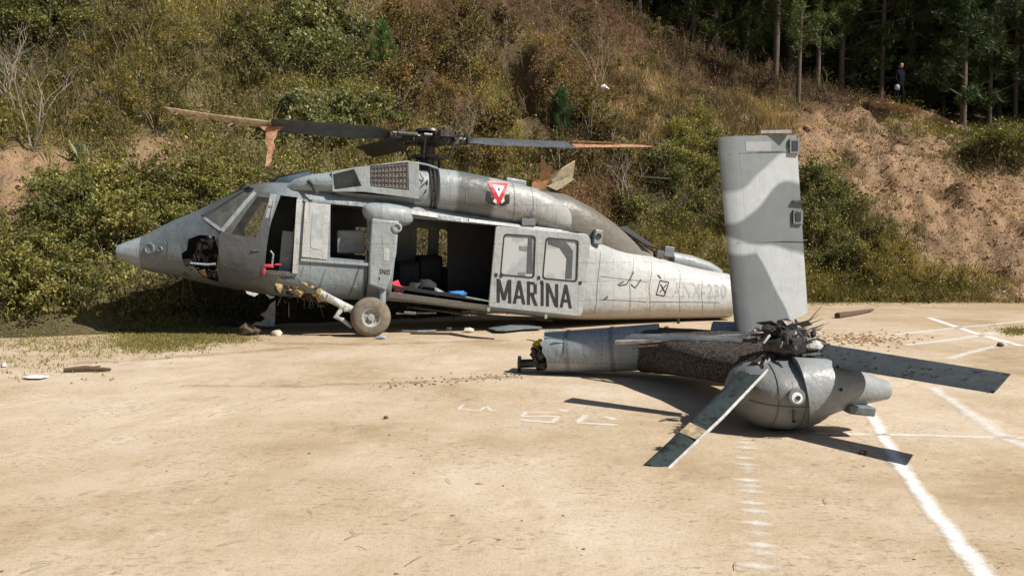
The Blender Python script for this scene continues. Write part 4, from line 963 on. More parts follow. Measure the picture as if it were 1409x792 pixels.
mb = MB(); mb.tube([hv(526, 388, -1.14), hv(526, 416, -1.16), hv(517, 432, -1.18)], [.07, .065, .06], 12); mb.build('shock_strut', M['light'], heli, 40)
mb = MB(); mb.tube([hv(441, 404, -1.15), hv(462, 415, -1.18), hv(493, 430, -1.22), wc + Vector((0, .1, 0))], [.075, .07, .065, .06], 12)
for i in range(6):
    mb.chunk(hv(446 + i * 6, 405 + i * 4, -1.25), .05, (1, .6, 1), seed=70 + i)
mb.build('drag_beam', M['whitemetal'], heli, 30)
mb = MB(); mb.tube([hv(470, 425, -1.22), hv(462, 436, -1.24), hv(472, 440, -1.24), hv(484, 450, -1.26)], [.05, .05, .04, .03], 6); mb.build('broken_bracket', M['whitemetal'], heli)
# torn-open belly ahead of the wheel
mb = MB(); r4 = random.Random(12)
for i in range(30):
    t = r4.random(); x = 383 + 64 * t; y = np.interp(x, [383, 410, 447], [388, 392, 405]) + r4.uniform(-5, 9); mb.chunk(hv(x, y, -1.02 - r4.uniform(0, .12)), r4.uniform(.035, .09), (1, .7, r4.uniform(.5, 1.2)), seed=200 + i, rough=.5)
mb.build('torn_core', M['foam'], heli)['kind'] = 'stuff'
mb = MB()
for i in range(26):
    t = r4.random(); x = 378 + 70 * t; y = np.interp(x, [378, 410, 447], [386, 394, 408]) + r4.uniform(-3, 14); mb.chunk(hv(x, y, -0.9 - r4.uniform(0, .2)), r4.uniform(.03, .10), (1, .7, r4.uniform(.4, 1.4)), seed=300 + i, rough=.6)
for i in range(12):
    p = hv(r4.uniform(385, 440), r4.uniform(400, 418), -1.0); mb.tube([p, p + Vector((r4.uniform(-.1, .1), 0, r4.uniform(-.3, -.05)))], .008, 4)
mb.build('torn_wiring', M['oily'], heli)['kind'] = 'stuff'
on_hull(P(-1.14, (380, 384), (402, 383), (432, 398), (448, 408), (442, 410), (410, 394), (385, 392)), 'bent_skin', M['mid'], off=0.05, thick=.012)
shard([hv(338, 400, -1.0), hv(356, 404, -1.05), hv(350, 408, -1.05), hv(340, 404, -1.02)], .01, 'torn_skin', M['whitemetal'], heli)
shard([hv(366, 405, -1.0), hv(378, 408, -1.05), hv(371, 411, -1.05)], .01, 'torn_skin', M['whitemetal'], heli)
mb = MB(); mb.tube([hv(556, 430, -1.05), hv(572, 431, -1.05)], .03, 6); mb.tube([hv(545, 431, -1.0), hv(600, 430, -0.9)], .02, 6); mb.build('footstep', M['metal'], heli)
for (x0, x1, y) in ((560, 640, 424), (640, 760, 433)):
    a, b = hv(x0, y - 2, -0.9), hv(x1, y + 8, -0.9); MB().tube([a, b], .02, 6).build('belly_pipe', M['oily'], heli)
#@@PART3
# ------------------------------------------------------------------ broken-off tail
TR = Vector((2.1, 8.6, 0))
tail = empty('tail_section', TR, 0, 'broken-off grey tail section lying on its side with one stabilator standing upright', 'tail section')
def tb(mb, name, mat, smooth=None, parent=None): return mb.build(name, mat, parent or tail, smooth, off=TR)
M['tailskin'] = paint('tail_skin', [(-3, (0.30, 0.345, 0.375)), (3, (0.30, 0.335, 0.355))], -3, 3, dust=0.45)
M['tailgrey'] = paint('tail_fairing_paint', [(-3, (0.20, 0.215, 0.22)), (0.35, (0.21, 0.225, 0.23)), (0.55, (0.30, 0.32, 0.33)), (3, (0.30, 0.32, 0.33))], -3, 3, 0, 0.3, dust=0.35, streak=False)
E0 = Vector((0.44, 9.95, 0.262)); J0 = Vector((1.95, 9.62, 0.38)); T0 = Vector((2.52, 7.05, 0.52))
def ring(c, ax, rx, rz, n=28, e=2.3, roll=0.0):
    ax = ax.normalized(); sd = Vector((-ax.y, ax.x, 0)).normalized(); up = sd.cross(ax) * -1
    if up.z < 0: up = -up
    out = []
    for k in range(n):
        a = 2 * math.pi * (k + .5) / n; u = rx * math.copysign(abs(math.cos(a)) ** (2 / e), math.cos(a)); v = rz * math.copysign(abs(math.sin(a)) ** (2 / e), math.sin(a))
        out.append(c + sd * (u * math.cos(roll) - v * math.sin(roll)) + up * (u * math.sin(roll) + v * math.cos(roll)))
    return out
ax = (J0 - E0)
rb = [ring(E0.lerp(J0, t), ax, 0.27 + .05 * t, 0.25 + .035 * t) for t in (0, .02, .25, .5, .75, .9)]
r5 = random.Random(2)
rb[0] = [p + ax.normalized() * r5.uniform(-.06, .06) for p in rb[0]]
boom = tb(MB().loft(rb, cap=False), 'boom_stub', M['tailskin'], 40)
tb(MB().loft([ring(E0.lerp(J0, .04), ax, 0.26, 0.24), ring(E0.lerp(J0, .06), ax, 0.26, 0.24)]), 'boom_frame', M['oily'])
for t in (0.17, 0.52):
    tb(MB().loft([ring(E0.lerp(J0, t), ax, 0.282 + .05 * t, 0.258 + .035 * t), ring(E0.lerp(J0, t + .025), ax, 0.282 + .05 * t, 0.258 + .035 * t)], cap=False), 'boom_band', M['mid'], 40, None)
# crumpled skin lying along the top of the stub
def sheet(pts_a, pts_b, th, name, mat, wob=0.02, seed=1):
    rr_ = random.Random(seed); rings = []
    for a, b in zip(pts_a, pts_b):
        a = Vector(a) + Vector((0, 0, rr_.uniform(-wob, wob))); b = Vector(b) + Vector((0, 0, rr_.uniform(-wob, wob)))
        m_ = (a + b) / 2 + Vector((0, 0, rr_.uniform(0, wob * 2)))
        rings.append([a, m_, b, b - Vector((0, 0, th)), m_ - Vector((0, 0, th)), a - Vector((0, 0, th))])
    return tb(MB().loft(rings), name, mat, 25)
sheet([at(748, 461, 9.75), at(780, 463, 9.72), at(815, 466, 9.7), at(850, 470, 9.65), at(885, 468, 9.5)], [at(752, 456, 10.15), at(785, 455, 10.12), at(820, 456, 10.1), at(855, 459, 10.05), at(890, 463, 9.9)], .012, 'crumpled_skin', M['blue'], .03)
sheet([at(775, 478, 9.66), at(790, 480, 9.62), at(806, 481, 9.62)], [at(776, 470, 9.75), at(792, 472, 9.75), at(806, 474, 9.75)], .01, 'bare_patch', M['straw'], .006, 4)
mb = MB(); mb.tube([at(772, 498, 9.9), at(745, 499, 9.95), at(716, 500, 10.0)], .055, 12); mb.lathe(at(716, 500, 10.0), (-1, .08, 0), [(-.01, .10), (.03, .10), (.035, .04), (.03, 0)], 14)
tb(mb, 'driveshaft', M['oily'], 40)
mb = MB()
for i in range(16): mb.chunk(at(r5.uniform(728, 754), r5.uniform(480, 506), r5.uniform(9.75, 10.1)), r5.uniform(.03, .07), seed=400 + i)
tb(mb, 'torn_frame', M['oily'])['kind'] = 'stuff'
mb = MB()
for i in range(4): mb.chunk(at(r5.uniform(735, 745), r5.uniform(469, 477), 9.9), .04, (1, 1, 1.2), seed=420 + i)
tb(mb, 'yellow_tank', M['yellow'], 60)
# pylon: mud and soot over its upward side
def speck(name, base, dark, sc=22, lo=.5, hi=.56):
    m, t, b, N, L = nodes(name)
    n = noise(t, sc, 5, 0.7); n2 = noise(t, 5, 4, 0.6)
    c = mix(t, ramp(t, n, [(lo, 0.0), (hi, 1.0)]), base, dark)
    c = mix(t, ramp(t, n2, [(.45, 0.0), (.7, .6)]), c, tuple(x * .55 for x in base))
    L(c, b.inputs['Base Color']); b.inputs['Roughness'].default_value = .85; b.inputs['Specular IOR Level'].default_value = .15; bump(t, b, n, .6, .02); return m
M['mudded'] = speck('mud_spattered_skin', (0.115, 0.10, 0.085), (0.02, 0.017, 0.015), 34, .44, .56)
M['tspeck'] = speck('mud_flecked_blade', (0.05, 0.06, 0.068), (0.010, 0.009, 0.009), 13, .58, .62)
M['bladeface'] = speck('worn_blade_face', (0.042, 0.055, 0.058), (0.014, 0.017, 0.017), 9, .50, .66)
PY = [(Vector((1.72, 9.66, .33)), .30, .27), (Vector((1.93, 9.30, .36)), .38, .25), (Vector((2.15, 8.75, .41)), .46, .20), (Vector((2.35, 8.1, .46)), .46, .165), (Vector((2.47, 7.4, .5)), .42, .15), (Vector((2.5, 7.0, .5)), .38, .15)]
rp = []
for i, (c, a, b_) in enumerate(PY):
    d = (PY[min(i + 1, len(PY) - 1)][0] - PY[max(i - 1, 0)][0]); d.z = 0
    rp.append(ring(c, d, a, b_, 40, 3.6, R(min(16, 5 * i))))
pyl = tb(MB().loft(rp), 'tail_pylon', [M['mudded']], 40)
mb = MB(); mb.tube([at(848, 471, 9.4), at(905, 468, 9.0), at(1000, 463, 8.3), at(1030, 461, 8.0)], [.03, .03, .025, .02], 6); tb(mb, 'broken_rib', M['whitemetal'])
mb = MB(); mb.tube([at(870, 477, 9.3), at(960, 470, 8.5)], [.018, .018], 6); tb(mb, 'pylon_edge', M['metal'])
# gearbox fairing bulb, cone and flap
bc = Vector((2.42, 6.95, .365)); rings = []
for k in range(15):
    t = -1 + 2 * k / 14; r_ = max(.03, (1 - abs(t) ** 2.3)) ** (1 / 2.2)
    rings.append([Vector((bc.x - 0.06 + t * .47, bc.y + math.cos(a) * r_ * .46, max(.004, bc.z + math.sin(a) * r_ * (.372 if math.sin(a) < 0 else .25)))) for a in [2 * math.pi * (q + .5) / 32 for q in range(32)]])
bulb = tb(MB().loft(rings), 'gearbox_fairing', M['tailgrey'], 45)
cax = [at(1100, 537, 6.75), at(1148, 530, 6.72), at(1180, 533, 6.72), at(1208, 536, 6.76), at(1218, 536.5, 6.78)]
tb(MB().tube(cax, [.29, .225, .155, .098, .082], 24), 'tail_cone', M['tailgrey'], 40)
tb(MB().tube([cax[-1], Vector(cax[-1]) + Vector((.03, 0, 0))], [.045, .045], 12), 'tail_lamp', M['oily'])
fl = tb(MB().box(at(1178, 561, 6.66), (.22, .26, .075), Matrix.Rotation(R(6), 3, 'Y')), 'stub_flap', M['mid']); bevel(fl, .012)
lc = Vector(at(1096, 547, 6.47))
lamp = tb(MB().lathe(lc + Vector((0, .05, 0)), (.02, -1, .15), [(0, .072), (.05, .072), (.06, .064), (.06, .0)], 22), 'lamp_housing', M['mid'], 40)
tb(MB().lathe(lc + Vector((0, .0, .0)), (.02, -1, .15), [(0, .048), (.015, .045), (.02, .0)], 20), 'lamp_lens', M['printwhite'], None, None)
tb(MB().lathe(lc + Vector((.006, -.018, .002)), (.02, -1, .15), [(0, .02), (.008, .02), (.008, 0)], 12), 'lamp_socket', M['black'])
tb(MB().box(at(1092, 572, 6.485), (.02, .015, .10)), 'stencil_mark', M['black']); tb(MB().box(at(1096, 579, 6.485), (.07, .015, .02)), 'stencil_mark', M['black'])
for (x, y, Y) in ((1157, 536, 6.49), (1155, 503, 6.55)):
    tb(MB().lathe(Vector(at(x, y, Y)), (0, -1, .3), [(-.03, .012), (.012, .012), (.012, 0)], 8), 'fastener', M['black'])
# stabilator standing on end
Ys = 8.95
Q = [Vector(at(985, 190, Ys)), Vector(at(1103, 183, Ys)), Vector(at(1119, 432, Ys)), Vector(at(1011, 470, Ys))]
def stab_paint():
    m, t, b, N, L = nodes('stabilator_camouflage')
    tc = N('ShaderNodeTexCoord'); sx = N('ShaderNodeSeparateXYZ'); L(tc.outputs['Object'], sx.inputs[0])
    n = noise(t, 1.6, 1, .5, tc.outputs['Object'])
    x = math_n(t, 'DIVIDE', math_n(t, 'SUBTRACT', sx.outputs[0], 0.18), 1.05)
    z = math_n(t, 'ADD', sx.outputs[2], math_n(t, 'MULTIPLY', math_n(t, 'SUBTRACT', n, .5), .22))
    s_ = N('ShaderNodeMath'); s_.operation = 'SINE'; L(math_n(t, 'ADD', math_n(t, 'MULTIPLY', x, 6.0), 3.3), s_.inputs[0])
    b1 = math_n(t, 'ADD', math_n(t, 'MULTIPLY', x, 0.46), math_n(t, 'ADD', math_n(t, 'MULTIPLY', s_.outputs[0], 0.09), 2.03))
    dk, lt, md = (.18, .20, .21), (.46, .495, .51), (.225, .25, .26)
    def edge(v, w=.025): return ramp(t, math_n(t, 'ADD', math_n(t, 'DIVIDE', v, w * 2), .5), [(0.0, 0.0), (1.0, 1.0)])
    band = math_n(t, 'SUBTRACT', .17, math_n(t, 'ABSOLUTE', math_n(t, 'SUBTRACT', z, b1), 0))
    low = math_n(t, 'SUBTRACT', math_n(t, 'SUBTRACT', 1.72, math_n(t, 'MULTIPLY', x, .22)), z)
    lobe = math_n(t, 'SUBTRACT', math_n(t, 'SUBTRACT', 1.52, math_n(t, 'MULTIPLY', math_n(t, 'MAXIMUM', math_n(t, 'SUBTRACT', x, .42), 0.0), 1.9)), z)
    c = mix(t, edge(math_n(t, 'SUBTRACT', z, b1)), dk, md)
    c = mix(t, edge(band), c, lt); c = mix(t, edge(low), c, lt); c = mix(t, edge(lobe), c, dk)
    n2 = noise(t, 8, 6, .7, tc.outputs['Object']); c = mix(t, .5, c, ramp(t, n2, [(.3, .72), (.7, 1.0)]), 'MULTIPLY')
    n3 = noise(t, 6, 5, .7, tc.outputs['Object'], (5, 5, .5)); c = mix(t, ramp(t, n3, [(.55, 0.0), (.8, .35)]), c, (.07, .07, .07))
    L(c, b.inputs['Base Color']); b.inputs['Roughness'].default_value = .5; b.inputs['Specular IOR Level'].default_value = .35
    bump(t, b, noise(t, 3, 3, .5, tc.outputs['Object']), .2, .04); return m
prof = [(0, 0), (.015, .45), (.06, .8), (.2, 1.0), (.45, .85), (.8, .4), (1, .08), (1, -.08), (.8, -.4), (.45, -.85), (.2, -1.0), (.06, -.8), (.015, -.45)]
rings = []
for k in range(15):
    t = k / 14; a = Q[3].lerp(Q[0], t); b_ = Q[2].lerp(Q[1], t); ch = b_ - a
    nrm = Vector((-.0, -1, 0)); rings.append([a + ch * u + nrm * (v * (.085 - .015 * t)) + Vector((0, .22 * u - .05, 0)) for u, v in prof])
stab = tb(MB().loft(rings), 'stabilator', stab_paint(), 40)
def sp(px, py, d=.0):                                   # point on the stabilator's near face
    t = (460 - py) / 275; Lx = 1011 + (985 - 1011) * t; Rx = 1119 + (1103 - 1119) * t; u = (px - Lx) / (Rx - Lx)
    th = np.interp(u, [0, .06, .2, .45, .8, 1], [0, .8, 1, .85, .4, .08]) * (.085 - .015 * t)
    return Vector(at(px, py, Ys - th + .22 * u - .05 - d))
def sbox(px0, py0, px1, py1, name, mat, d=.012):
    a = [sp(px0, py0), sp(px1, py0), sp(px1, py1), sp(px0, py1)]
    return tb(MB().loft([[p + Vector((0, .01, 0)) for p in a], [p + Vector((0, -d, 0)) for p in a]]), name, mat, None)
sbox(1026, 195, 1061, 208, 'name_plate', M['printpale'], .006)
sbox(1086, 191, 1100, 211, 'tip_socket', M['mid'], .02); sbox(1089, 194, 1097, 208, 'tip_socket', M['black'], .026)
sbox(1091, 289, 1104, 308, 'hinge_fitting', M['mid'], .02); sbox(1094, 292, 1101, 304, 'hinge_hole', M['black'], .03); sbox(1090, 276, 1108, 279, 'hinge_pin', M['oily'], .03)
tb(MB().box(Vector(at(1066, 182, Ys + .08)), (.34, .10, .035), Matrix.Rotation(R(-1), 3, 'Y')), 'tip_cap', M['white'])
for (x0, y0, x1, y1) in ((988, 213, 1104, 206), (1000, 335, 1111, 330)): 
    a, b_ = sp(x0, y0), sp(x1, y1)
    m0 = [sp(x0 + (x1 - x0) * i / 8, y0 + (y1 - y0) * i / 8, .002) for i in range(9)]
    tb(MB().tube(m0, .005, 4), 'skin_seam', M['mid'])
m0 = [sp(1017 + i * 2.2, 210 + i * 24, .002) for i in range(11)]
for i in range(0, 44):
    pass
tb(MB().tube(m0, .004, 4), 'rivet_row', M['mid'])
# stabilator root mount
tb(MB().loft([ring(Vector((2.35, 9.3, .45)), Vector((1, -.4, 0)), .28, .26), ring(Vector((2.85, 9.05, .48)), Vector((1, -.4, 0)), .24, .24), ring(Vector((3.1, 8.95, .5)), Vector((1, -.4, 0)), .12, .15)]), 'stabilator_mount', M['tailskin'], 40)
tb(MB().box((2.85, 8.98, .56), (.85, .16, .14)), 'stabilator_spar', M['oily'])
# seams and hatches on the gearbox fairing
def bulb_pt(t, a, lift=.003):
    r_ = max(.03, (1 - abs(t) ** 2.3)) ** (1 / 2.2); return Vector((bc.x - .06 + t * .47, bc.y + math.cos(a) * (r_ * .46 + lift), bc.z + math.sin(a) * (r_ * (.372 if math.sin(a) < 0 else .25) + lift)))
for t_ in (-.35, .12):
    tb(MB().tube([bulb_pt(t_, math.pi + q * .1) for q in range(-12, 15)], .004, 4), 'panel_seam', M['seamline'])
tb(MB().tube([bulb_pt(-.8 + q * .1, math.pi + .25) for q in range(15)], .004, 4), 'panel_seam', M['seamline'])
for q in range(9): tb(MB().lathe(bulb_pt(-.3 + q * .05, math.pi + 1.15, .0), (0, -.6, -.8), [(0, .008), (.006, .008), (.006, 0)], 6), 'rivet', M['black'])
# tail rotor head: a torn dark knot of links and cuffs
thub = Vector(at(1082, 476, 7.0)); thub.z = .72
tr_ = empty('tail_rotor', thub - TR); tr_.parent = tail
mb = MB(); mb.lathe((0, 0, -.22), (0, 0, 1), [(0, .15), (.12, .14), (.18, .2), (.26, .2), (.3, .1), (.34, .08), (.36, 0)], 18); mb.build('hub', M['oily'], tr_, 40)
r6 = random.Random(21)
for i in range(26):
    a = r6.uniform(0, 6.28); r_ = r6.uniform(.05, .30) ** 1.0; c = Vector((math.cos(a) * r_ * 1.2, math.sin(a) * r_, r6.uniform(-.12, .20)))
    MB().chunk(c, r6.uniform(.03, .075), (r6.uniform(.6, 1.6), 1, r6.uniform(.4, 1.2)), seed=500 + i, rough=.5).build('torn_fragment', r6.choice([M['oily'], M['oily'], M['black'], M['metal'], M['whitemetal']]), tr_)
for i in range(44):
    a = r6.uniform(0, 6.28); r_ = r6.uniform(.02, .25); c = Vector((math.cos(a) * r_ * 1.2, math.sin(a) * r_, r6.uniform(-.05, .16)))
    d = Vector((math.cos(a) + r6.uniform(-.6, .6), math.sin(a) + r6.uniform(-.6, .6), r6.uniform(-.8, .15))) * r6.uniform(.06, .19)
    MB().tube([c, c + d * .5 + Vector((0, 0, r6.uniform(-.03, .03))), c + d], [r6.uniform(.008, .02), .014, .008], 5).build('broken_link', r6.choice([M['oily'], M['oily'], M['metal'], M['black'], M['wood'], M['oily'], M['whitemetal']]), tr_)
# splayed fibres of the blade that snapped off at the root
for i in range(16):
    a = R(25 + r6.uniform(-14, 14)); L_ = r6.uniform(.2, .42); c = Vector((.08, .08, .08 + r6.uniform(-.05, .06))); d = Vector((math.cos(a), math.sin(a) * .8, r6.uniform(.0, .45))).normalized()
    MB().tube([c, c + d * L_ * .6, c + d * L_ + Vector((0, 0, r6.uniform(-.06, .06)))], [.009, .006, .002], 4).build('splayed_fibre', r6.choice([M['metal'], M['metal'], M['oily'], M['wood']]), tr_)
shard([Vector((-.24, .1, .19)), Vector((-.12, .05, .21)), Vector((.10, .0, .10)), Vector((.05, -.02, .06)), Vector((-.1, .05, .15))], .012, 'torn_cuff', M['black'], tr_)
shard([Vector((.02, .1, .16)), Vector((.22, .1, .21)), Vector((.26, .1, .17)), Vector((.05, .1, .12))], .012, 'torn_cuff', M['black'], tr_)
def flat_blade(corners, th, name, mat, parent, bow=0.0, n=10):
    """corners: root-left, root-right, tip-right, tip-left"""
    a, b_, c, d = [Vector(p) - thub for p in corners]; rings = []
    for i in range(n + 1):
        t = i / n; p, q = a.lerp(d, t), b_.lerp(c, t); z_ = Vector((0, 0, bow * math.sin(math.pi * t)))
        e = (q - p); nrm = e.cross(d - a).normalized()
        if nrm.z < 0: nrm = -nrm
        rings.append([p + e * u + nrm * v * th + z_ for u, v in ((0, 0), (.08, .5), (.3, .7), (.7, .4), (1, .05), (.97, -.1), (.6, -.3), (.2, -.5), (.05, -.35))])
    return MB().loft(rings).build(name, mat, parent, 40)
flat_blade([at(1118, 500, 6.75), at(1128, 472, 7.05), at(1391, 514, 5.78), at(1366, 541, 5.5)], .018, 'rotor_blade', M['tspeck'], tr_, bow=.0)
ll = flat_blade([at(1022, 505, 6.95), at(1055, 508, 6.72), at(918, 646, 5.68), at(884, 640, 5.74)], .022, 'rotor_blade', M['bladeface'], tr_, bow=-.02)
e0, e1 = Vector(at(1056, 509, 6.70)) - thub, Vector(at(919, 645, 5.67)) - thub
MB().tube([e0, (e0 + e1) / 2 - Vector((0, 0, .02)), e1], .013, 6).build('erosion_strip', M['whitemetal'], ll)
LLc = [Vector(p) for p in (at(1022, 505, 6.95), at(1055, 508, 6.72), at(918, 646, 5.68), at(884, 640, 5.74))]
def llp(t, u): return LLc[0].lerp(LLc[3], t).lerp(LLc[1].lerp(LLc[2], t), u) + Vector((0, 0, -.02 * math.sin(math.pi * t) + .016))
shard([llp(.60, .12) - thub, llp(.645, 1.0) - thub, llp(.735, 1.0) - thub, llp(.70, .12) - thub], .004, 'repair_patch', M['straw'], ll)
for k in range(5): MB().chunk(llp(.63 + .015 * k, -.06 - .05 * (k % 2)) - thub + Vector((0, 0, -.01)), .022, (1, 1, .6), seed=800 + k, rough=.5).build('torn_skin', M['wood'], ll)
for k in range(7): MB().tube([llp(.62 + .012 * k, .02) - thub, llp(.63 + .015 * k, -.25 - .05 * (k % 3)) - thub + Vector((0, 0, -.02 * (k % 2)))], [.006, .002], 4).build('loose_fibre', M['wood'], ll)
# crumpled ridges, straps and ribs along the stub
for k, (x0, y0, x1, y1) in enumerate(((760, 470, 800, 474), (800, 474, 838, 471), (838, 471, 880, 475), (845, 468, 905, 472))):
    tb(MB().tube([at(x0, y0, 9.68), at((x0 + x1) / 2, (y0 + y1) / 2 - 1.5, 9.66), at(x1, y1, 9.64)], [.008, .012, .006], 5), 'skin_fold', M['blue'])
for k in range(10):
    p = Vector(at(750 + r5.uniform(-8, 4), r5.uniform(462, 508), 9.8 + r5.uniform(0, .3))); tb(MB().tube([p, p + Vector((r5.uniform(-.22, -.02), r5.uniform(-.05, .05), r5.uniform(-.08, .06)))], [.012, .005], 5), 'torn_wire', r5.choice([M['oily'], M['black'], M['metal']]))
bl3 = flat_blade([at(1040, 472, 7.1), at(1046, 464, 7.25), at(872, 459, 8.05), at(858, 466, 7.82)], .02, 'rotor_blade', M['tblade'], tr_, bow=.01)
cf = [(at(1100, 488, 6.9), at(1125, 486, 6.9)), (at(1060, 492, 6.95), at(1040, 505, 6.85))]
for a, b_ in cf: MB().tube([Vector(a) - thub, Vector(b_) - thub], [.07, .06], 8).build('blade_cuff', M['oily'], tr_, 30)

# ------------------------------------------------------------------ debris on the ground
def debris(name, label, cat, mb, mat, group=None, smooth=None):
    vs = np.array(mb.v); c = (float(vs[:, 0].mean()), float(vs[:, 1].mean()), 0.0)
    o = mb.build(name, mat, None, smooth, off=c); o.location = c; return tag(o, label, cat, group)
def plate(pxs, z0, th, wob=.02, seed=0, tilt=0.0):
    rr_ = random.Random(seed); b_ = [Vector(gnd(x, y)) for x, y in pxs]; c = sum(b_, Vector()) / len(b_)
    b_ = [p + Vector((0, 0, z0 + rr_.uniform(0, wob))) for p in b_]; c = c + Vector((0, 0, z0 + wob * 2))
    n = len(b_); mb = MB(); lo = [p - Vector((0, 0, th)) for p in b_]
    return mb.add(b_ + [c] + lo + [c - Vector((0, 0, th))], [(i, (i + 1) % n, n) for i in range(n)] + [(n + 1 + (i + 1) % n, n + 1 + i, 2 * n + 1) for i in range(n)] + [(i, n + 1 + i, n + 1 + (i + 1) % n, (i + 1) % n) for i in range(n)])
debris('hatch_panel', 'curved grey skin panel lying flat on the ground beside the sliding door', 'debris', plate([(672, 455), (690, 448), (715, 446), (735, 449), (746, 455), (720, 456), (695, 459), (682, 459)], .05, .02, .03, 1), M['mid'])
debris('torn_strip', 'thin dark torn strip lying behind the main wheel near two stones', 'debris', MB().tube([gnd(565, 458, .02), gnd(620, 459, .02), gnd(645, 463, .02), gnd(680, 466, .015)], [.02, .03, .02, .012], 6), M['wood'])
debris('torn_strip', 'pale grey broken trim strip lying under the open cabin door', 'debris', MB().tube([gnd(545, 455, .02), gnd(575, 456, .02), gnd(600, 455, .02)], [.02, .025, .02], 6), M['mid'])
for k, (x, y, r, lab) in enumerate(((618, 452, .06, 'smaller pale stone under the open cabin doorway'), (645, 454, .09, 'bigger pale stone under the open cabin doorway'), (381, 458, .09, 'pale stone lying under the cockpit doorway, ahead of the main wheel'))):
    p = gnd(x, y, r * .5); debris('stone', lab, 'stone', MB().chunk(p, r, (1.2, 1, .7), seed=k + 30, rough=.2), M['stone'], 'pale stones under the helicopter', 60)
p = gnd(526, 464, .03)
debris('crushed_bottle', 'crushed pale blue plastic bottle against the main wheel', 'litter', MB().chunk(p, .06, (1.4, 1, .5), seed=8).chunk((p[0] - .08, p[1] + .03, .03), .04, (1.3, 1, .6), seed=9), simple('pale_blue_plastic', (.35, .45, .52), .3), None, 40)
mb = MB(); q = [Vector(at(x, y, 15.1)) for x, y in ((357, 444), (378, 443), (379, 413), (372, 418), (366, 428), (358, 432), (365, 438))]
mb.loft([q, [p + Vector((0, .03, 0)) for p in q]])
mb.loft([[Vector(at(x, y, 15.0)) for x, y in ((345, 447), (378, 449), (378, 441), (352, 443))], [Vector(at(x, y, 15.4)) for x, y in ((345, 447), (378, 449), (378, 441), (352, 443))]])
debris('gear_door', 'bent white gear door fragment standing on the ground under the cockpit', 'debris', mb, M['whitemetal'])
p = gnd(341, 452, .12); debris('torn_lump', 'brown torn lump lying beside the bent white gear door', 'debris', MB().chunk(p, .15, (1.2, 1, .8), seed=18, rough=.3).chunk((p[0] + .15, p[1], .08), .09, (1.3, 1, .7), seed=19), M['wood'])
debris('paper_scrap', 'flat white paper scrap on the bare earth at the foot of the bushes', 'litter', plate([(30, 521), (45, 518), (68, 520), (55, 523), (38, 523)], .02, .006, .015, 3), M['printwhite'])
debris('paper_scrap', 'tiny white scrap on the earth beyond the flat white paper', 'litter', plate([(2, 502), (8, 501), (9, 505), (3, 506)], .02, .006, .015, 4), M['printwhite'])
debris('dry_branch', 'short dark dry branch on the earth in front of the green bushes', 'branch', MB().tube([gnd(88, 509, .03), gnd(118, 507, .04), gnd(152, 508, .03)], [.03, .045, .02], 6).tube([gnd(120, 507, .04), gnd(138, 503, .06)], [.02, .008], 5), M['wood'])
debris('dry_stick', 'thin dark stick lying before the slope beyond the upright stabilator', 'branch', MB().tube([gnd(1152, 434, .06), gnd(1175, 431, .05), gnd(1201, 426, .05)], [.07, .06, .03], 6), M['wood'])
debris('plank', 'dark weathered plank wedged on the slope above the tail boom', 'plank', MB().box(Vector(on_hill(897, 250)) + Vector((0, -.25, .1)), (1.0, .3, .05), Matrix.Rotation(R(4), 3, 'Y')), M['wood'])
p = on_hill(830, 131); debris('paper_scrap', 'crumpled white scrap caught in the dry grass on the slope', 'litter', MB().chunk(Vector(p) + Vector((0, -.15, .25)), .14, (1.4, .6, .7), seed=44), M['printwhite'])
p = gnd(1163, 411, .08); debris('paper_scrap', 'crumpled white scrap at the foot of the slope beyond the stabilator', 'litter', MB().chunk(p, .12, (1.3, 1, .6), seed=45), M['printwhite'])
for x, y, r, lab in ((1376, 474, .06, 'round dark stone beside the far chalk lines'), (531, 574, .025, 'small dark stone alone on the sand left of the chalk letters'), (917, 451, .05, 'small dark lump on the sand between the helicopter and the tail section'), (865, 455, .06, 'dark clod on the sand between the tail boom stub and the helicopter'), (1188, 622, .03, 'small dark stone beside the strong chalk line')):
    debris('stone', lab, 'stone', MB().chunk(gnd(x, y, r * .5), r, (1, 1, .8), seed=int(x), rough=.2), M['wood'])
p = gnd(1175, 470); 
mb = MB(); r7 = random.Random(9)
for i in range(320):
    x, y = r7.gauss(1185, 34), r7.gauss(467, 5) + .0; g_ = gnd(x, y, .0); mb.chunk((g_[0], g_[1], .012), r7.uniform(.006, .026), (1.3, 1, .5), seed=i)
o = debris('spilled_earth', None, None, mb, simple('red_earth', (.36, .22, .12), .95)); tag(o, 'scatter of reddish earth crumbs beyond the tail rotor', 'earth', kind='stuff')
mb = MB()
for i in range(150):
    t = r7.random(); x = 520 + 200 * t + r7.gauss(0, 6); y = 531 - 14 * t + r7.gauss(0, 3); g_ = gnd(x, y); mb.chunk((g_[0], g_[1], .006), r7.uniform(.004, .014), (1.3, 1, .6), seed=i)
for i in range(420):
    x, y = r7.uniform(0, 1409), 440 + 352 * r7.random() ** 2.2; g_ = gnd(x, y); sc_ = r7.uniform(.15, .9) ** 1.5 + .1
    if vnoise(np.array([g_[0] * .9]), np.array([g_[1] * .9]), 8)[0] < .55: continue
    mb.chunk((g_[0], g_[1], .004), .010 * sc_, (r7.uniform(1, 2.4), 1, .5), seed=i)
o = debris('gravel', None, None, mb, simple('brown_gravel', (.19, .135, .085), .95, var=.5, scale=3)); tag(o, 'small dark gravel crumbs scattered over the sandy ground', 'gravel', kind='stuff')
mb = MB()
